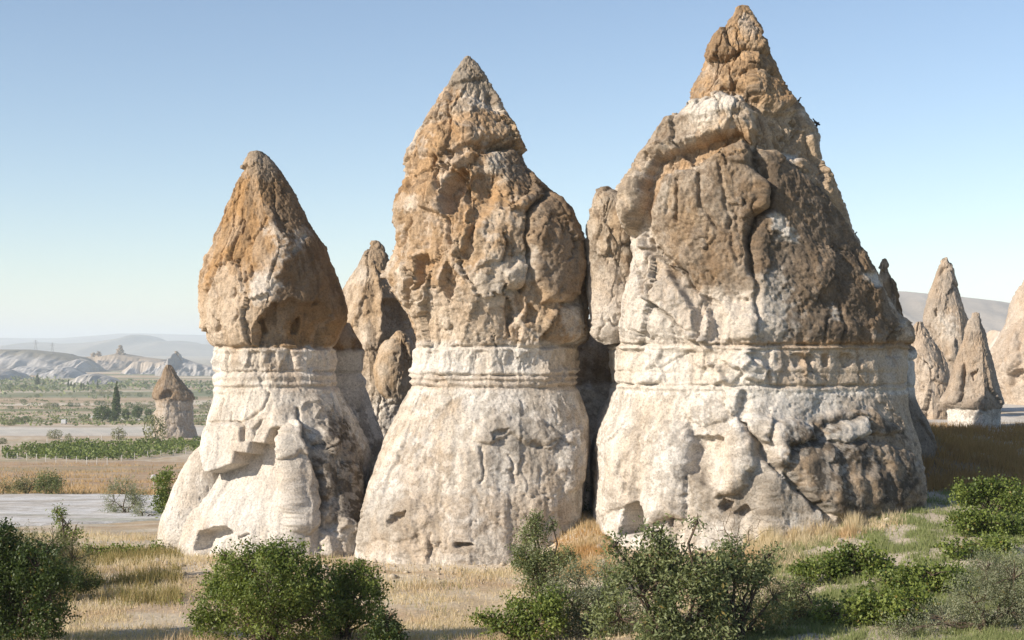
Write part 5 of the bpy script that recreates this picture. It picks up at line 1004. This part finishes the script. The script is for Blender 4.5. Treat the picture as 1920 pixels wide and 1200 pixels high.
def prism(pts, y0, y1):
    n = len(pts); V = [(x, y0, z) for x, z in pts] + [(x, y1, z) for x, z in pts]
    return V, [tuple(range(n))[::-1], tuple(range(n, 2 * n))] + [(i, (i + 1) % n, n + (i + 1) % n, n + i) for i in range(n)]
def pymesh(name, V, f, mat):
    me = bpy.data.meshes.new(name); me.from_pydata([tuple(v) for v in V], [], f); me.update(); me.materials.append(mat); return me
def van():
    d = ray_d(120, 796); x = (120 - 960) / F * d; root = empty('parked_van', (x, d, tz(x, d)), 'tiny white van parked in the valley left of the round trees', 'van'); root.rotation_euler = (0, 0, 1.75)
    link('body', pymesh('body', *prism([(-2.3, .4), (2.3, .4), (2.35, 1.0), (1.9, 1.15), (1.3, 1.95), (-2.2, 2.0), (-2.3, 1.2)], -.9, .9), M['white']), root)
    for y in (-.91, .905): link('side_window', pymesh('side_window', *prism([(-1.9, 1.2), (1.55, 1.2), (1.2, 1.8), (-1.9, 1.85)], y, y + .012), M['glass']), root)
    link('windscreen', pymesh('windscreen', [(1.92, -.8, 1.17), (1.92, .8, 1.17), (1.35, .75, 1.92), (1.35, -.75, 1.92)], [(0, 1, 2, 3)], M['glass']), root)
    a = np.arange(12) * np.pi / 6
    for wx in (-1.5, 1.5):
        for y in (-.92, .72): link('wheel', pymesh('wheel', *prism([(wx + .36 * math.cos(t), .36 + .36 * math.sin(t)) for t in a], y, y + .2), M['tyre']), root)
van()
def pylon(u, v0, v1, d, label):
    x = (u - 960) / F * d; zt, zb = CZ + (HV - v0) / F * d, CZ + (HV - v1) / F * d - 3; H = zt - zb; root = empty('power_pylon', (x, d, zb), label, 'pylon', 'power pylons'); b = H * .11
    for sx in (-1, 1):
        for sy in (-1, 1): link('leg', mesh_np('leg', *tube([(sx * b, sy * b, 0), (sx * b * .35, sy * b * .35, H * .7), (0, 0, H)], .28, .2, 4), mat=M['steel']), root)
    for f, wd in ((.72, .24), (.84, .2), (.94, .14)): link('cross_arm', mesh_np('cross_arm', *tube([(-H * wd, 0, H * f), (0, 0, H * f + .4), (H * wd, 0, H * f)], .25, .2, 4), mat=M['steel']), root)
    for k in range(5):
        s = 1 - .65 * k / 3.5 * .8; link('brace', mesh_np('brace', *tube([(-b * s, -b * s, H * .14 * k), (b * s * .85, -b * s * .85, H * .14 * (k + 1))], .15, .15, 3), mat=M['steel']), root)
pylon(67, 637, 657, 2680, 'left one of the two power pylons on the plateau'); pylon(98, 642, 661, 2650, 'right one of the two power pylons on the plateau')
def crag(u0, u1, vt, vb, d, label, seed):
    m = (u0 + u1) / 2; w = (u1 - u0) / 2
    simple_rock('rock_spire', label, [(vt, m - .6, m + .6), (vt + (vb - vt) * .35, m - w * .35, m + w * .3), (vt + (vb - vt) * .7, m - w * .6, m + w * .65), (vb, m - w, m + w), (vb + 3, m - w * 1.3, m + w * 1.3)], d, seed, 9999, BROWN, TAN, None, None, .9, .8, .8, 36, 14, 'far crags on the mesa', lambda c: c.disp.__imul__(d / 110.0))
crag(217, 235, 647, 666, 2780, 'pointed rock spire standing on the far brown mesa', 101)
crag(180, 191, 659, 671, 2780, 'right one of two small crags left of the far spire', 102)
crag(171, 181, 661, 671, 2790, 'left one of two small crags left of the far spire', 103)
crag(324, 338, 658, 676, 2240, 'dark jagged crag topping the far white ridge', 104)
def marker():
    d = ray_d(288, 908); x = (288 - 960) / F * d; root = empty('marker_post', (x, d, tz(x, d)), 'small white marker post on the dry field by the dark bush', 'post')
    link('pole', mesh_np('pole', *tube([(0, 0, -.1), (0, 0, .75)], .05, .05, 6), mat=M['post']), root); link('box', pymesh('box', *prism([(-.28, .6), (.22, .6), (.26, .9), (0, 1.0), (-.28, .92)], -.15, .15), M['white']), root)
marker()

# ------------------------------------------------------------------ birds on the right edge of the widest cone
M['bird'] = plain_mat('dark_feathers', (.03, .03, .035), .7, .3, 20)
def birds():
    st = [(-.19, .02, .012, .03), (-.10, .03, .03, .05), (0, .06, .065, .06), (.07, .09, .06, .055), (.11, .14, .035, .035), (.135, .17, .036, .036), (.165, .175, .02, .02), (.20, .165, .004, .004)]
    V, k = [], 8
    for x, z, ry, rz in st:
        for j in range(k): V.append((x, ry * math.cos(j * 2 * math.pi / k), z + rz * math.sin(j * 2 * math.pi / k)))
    f = [(i * k + j, i * k + (j + 1) % k, (i + 1) * k + (j + 1) % k, (i + 1) * k + j) for i in range(len(st) - 1) for j in range(k)] + [tuple(range(k))]
    for s in (-.025, .025): b = len(V); V += [(-.0, s, .03), (.012, s, .03), (.006, s, -.09)]; f.append((b, b + 1, b + 2))
    me = pymesh('pigeon', V, f, M['bird'])
    dg = bpy.context.evaluated_depsgraph_get()
    for i, (px, py) in enumerate([(735, 350), (766, 420), (774, 432), (782, 446), (884, 675), (924, 742), (945, 795), (966, 853)]):
        u, v = T(6, [(px, py)])[0]; d = 49.5; X, Y, Z = unproj(u, v, d)
        ok, hit, *_ = scn.ray_cast(dg, Vector((X + 6, Y, Z)), Vector((-1, 0, 0)), distance=14)
        if not ok: continue
        o = link('pigeon', me, None, (hit.x - .01, hit.y, hit.z + .10)); o.scale = (.85, .85, .85); o.rotation_euler = (0, -.3, RNG.uniform(-.7, .7) + (3.14 if i % 2 else 0))
        tag(o, 'dark pigeon perched on the right edge of the widest cone, ' + ORD[i] + ' from the top', 'bird', 'pigeons on the widest cone')
birds()
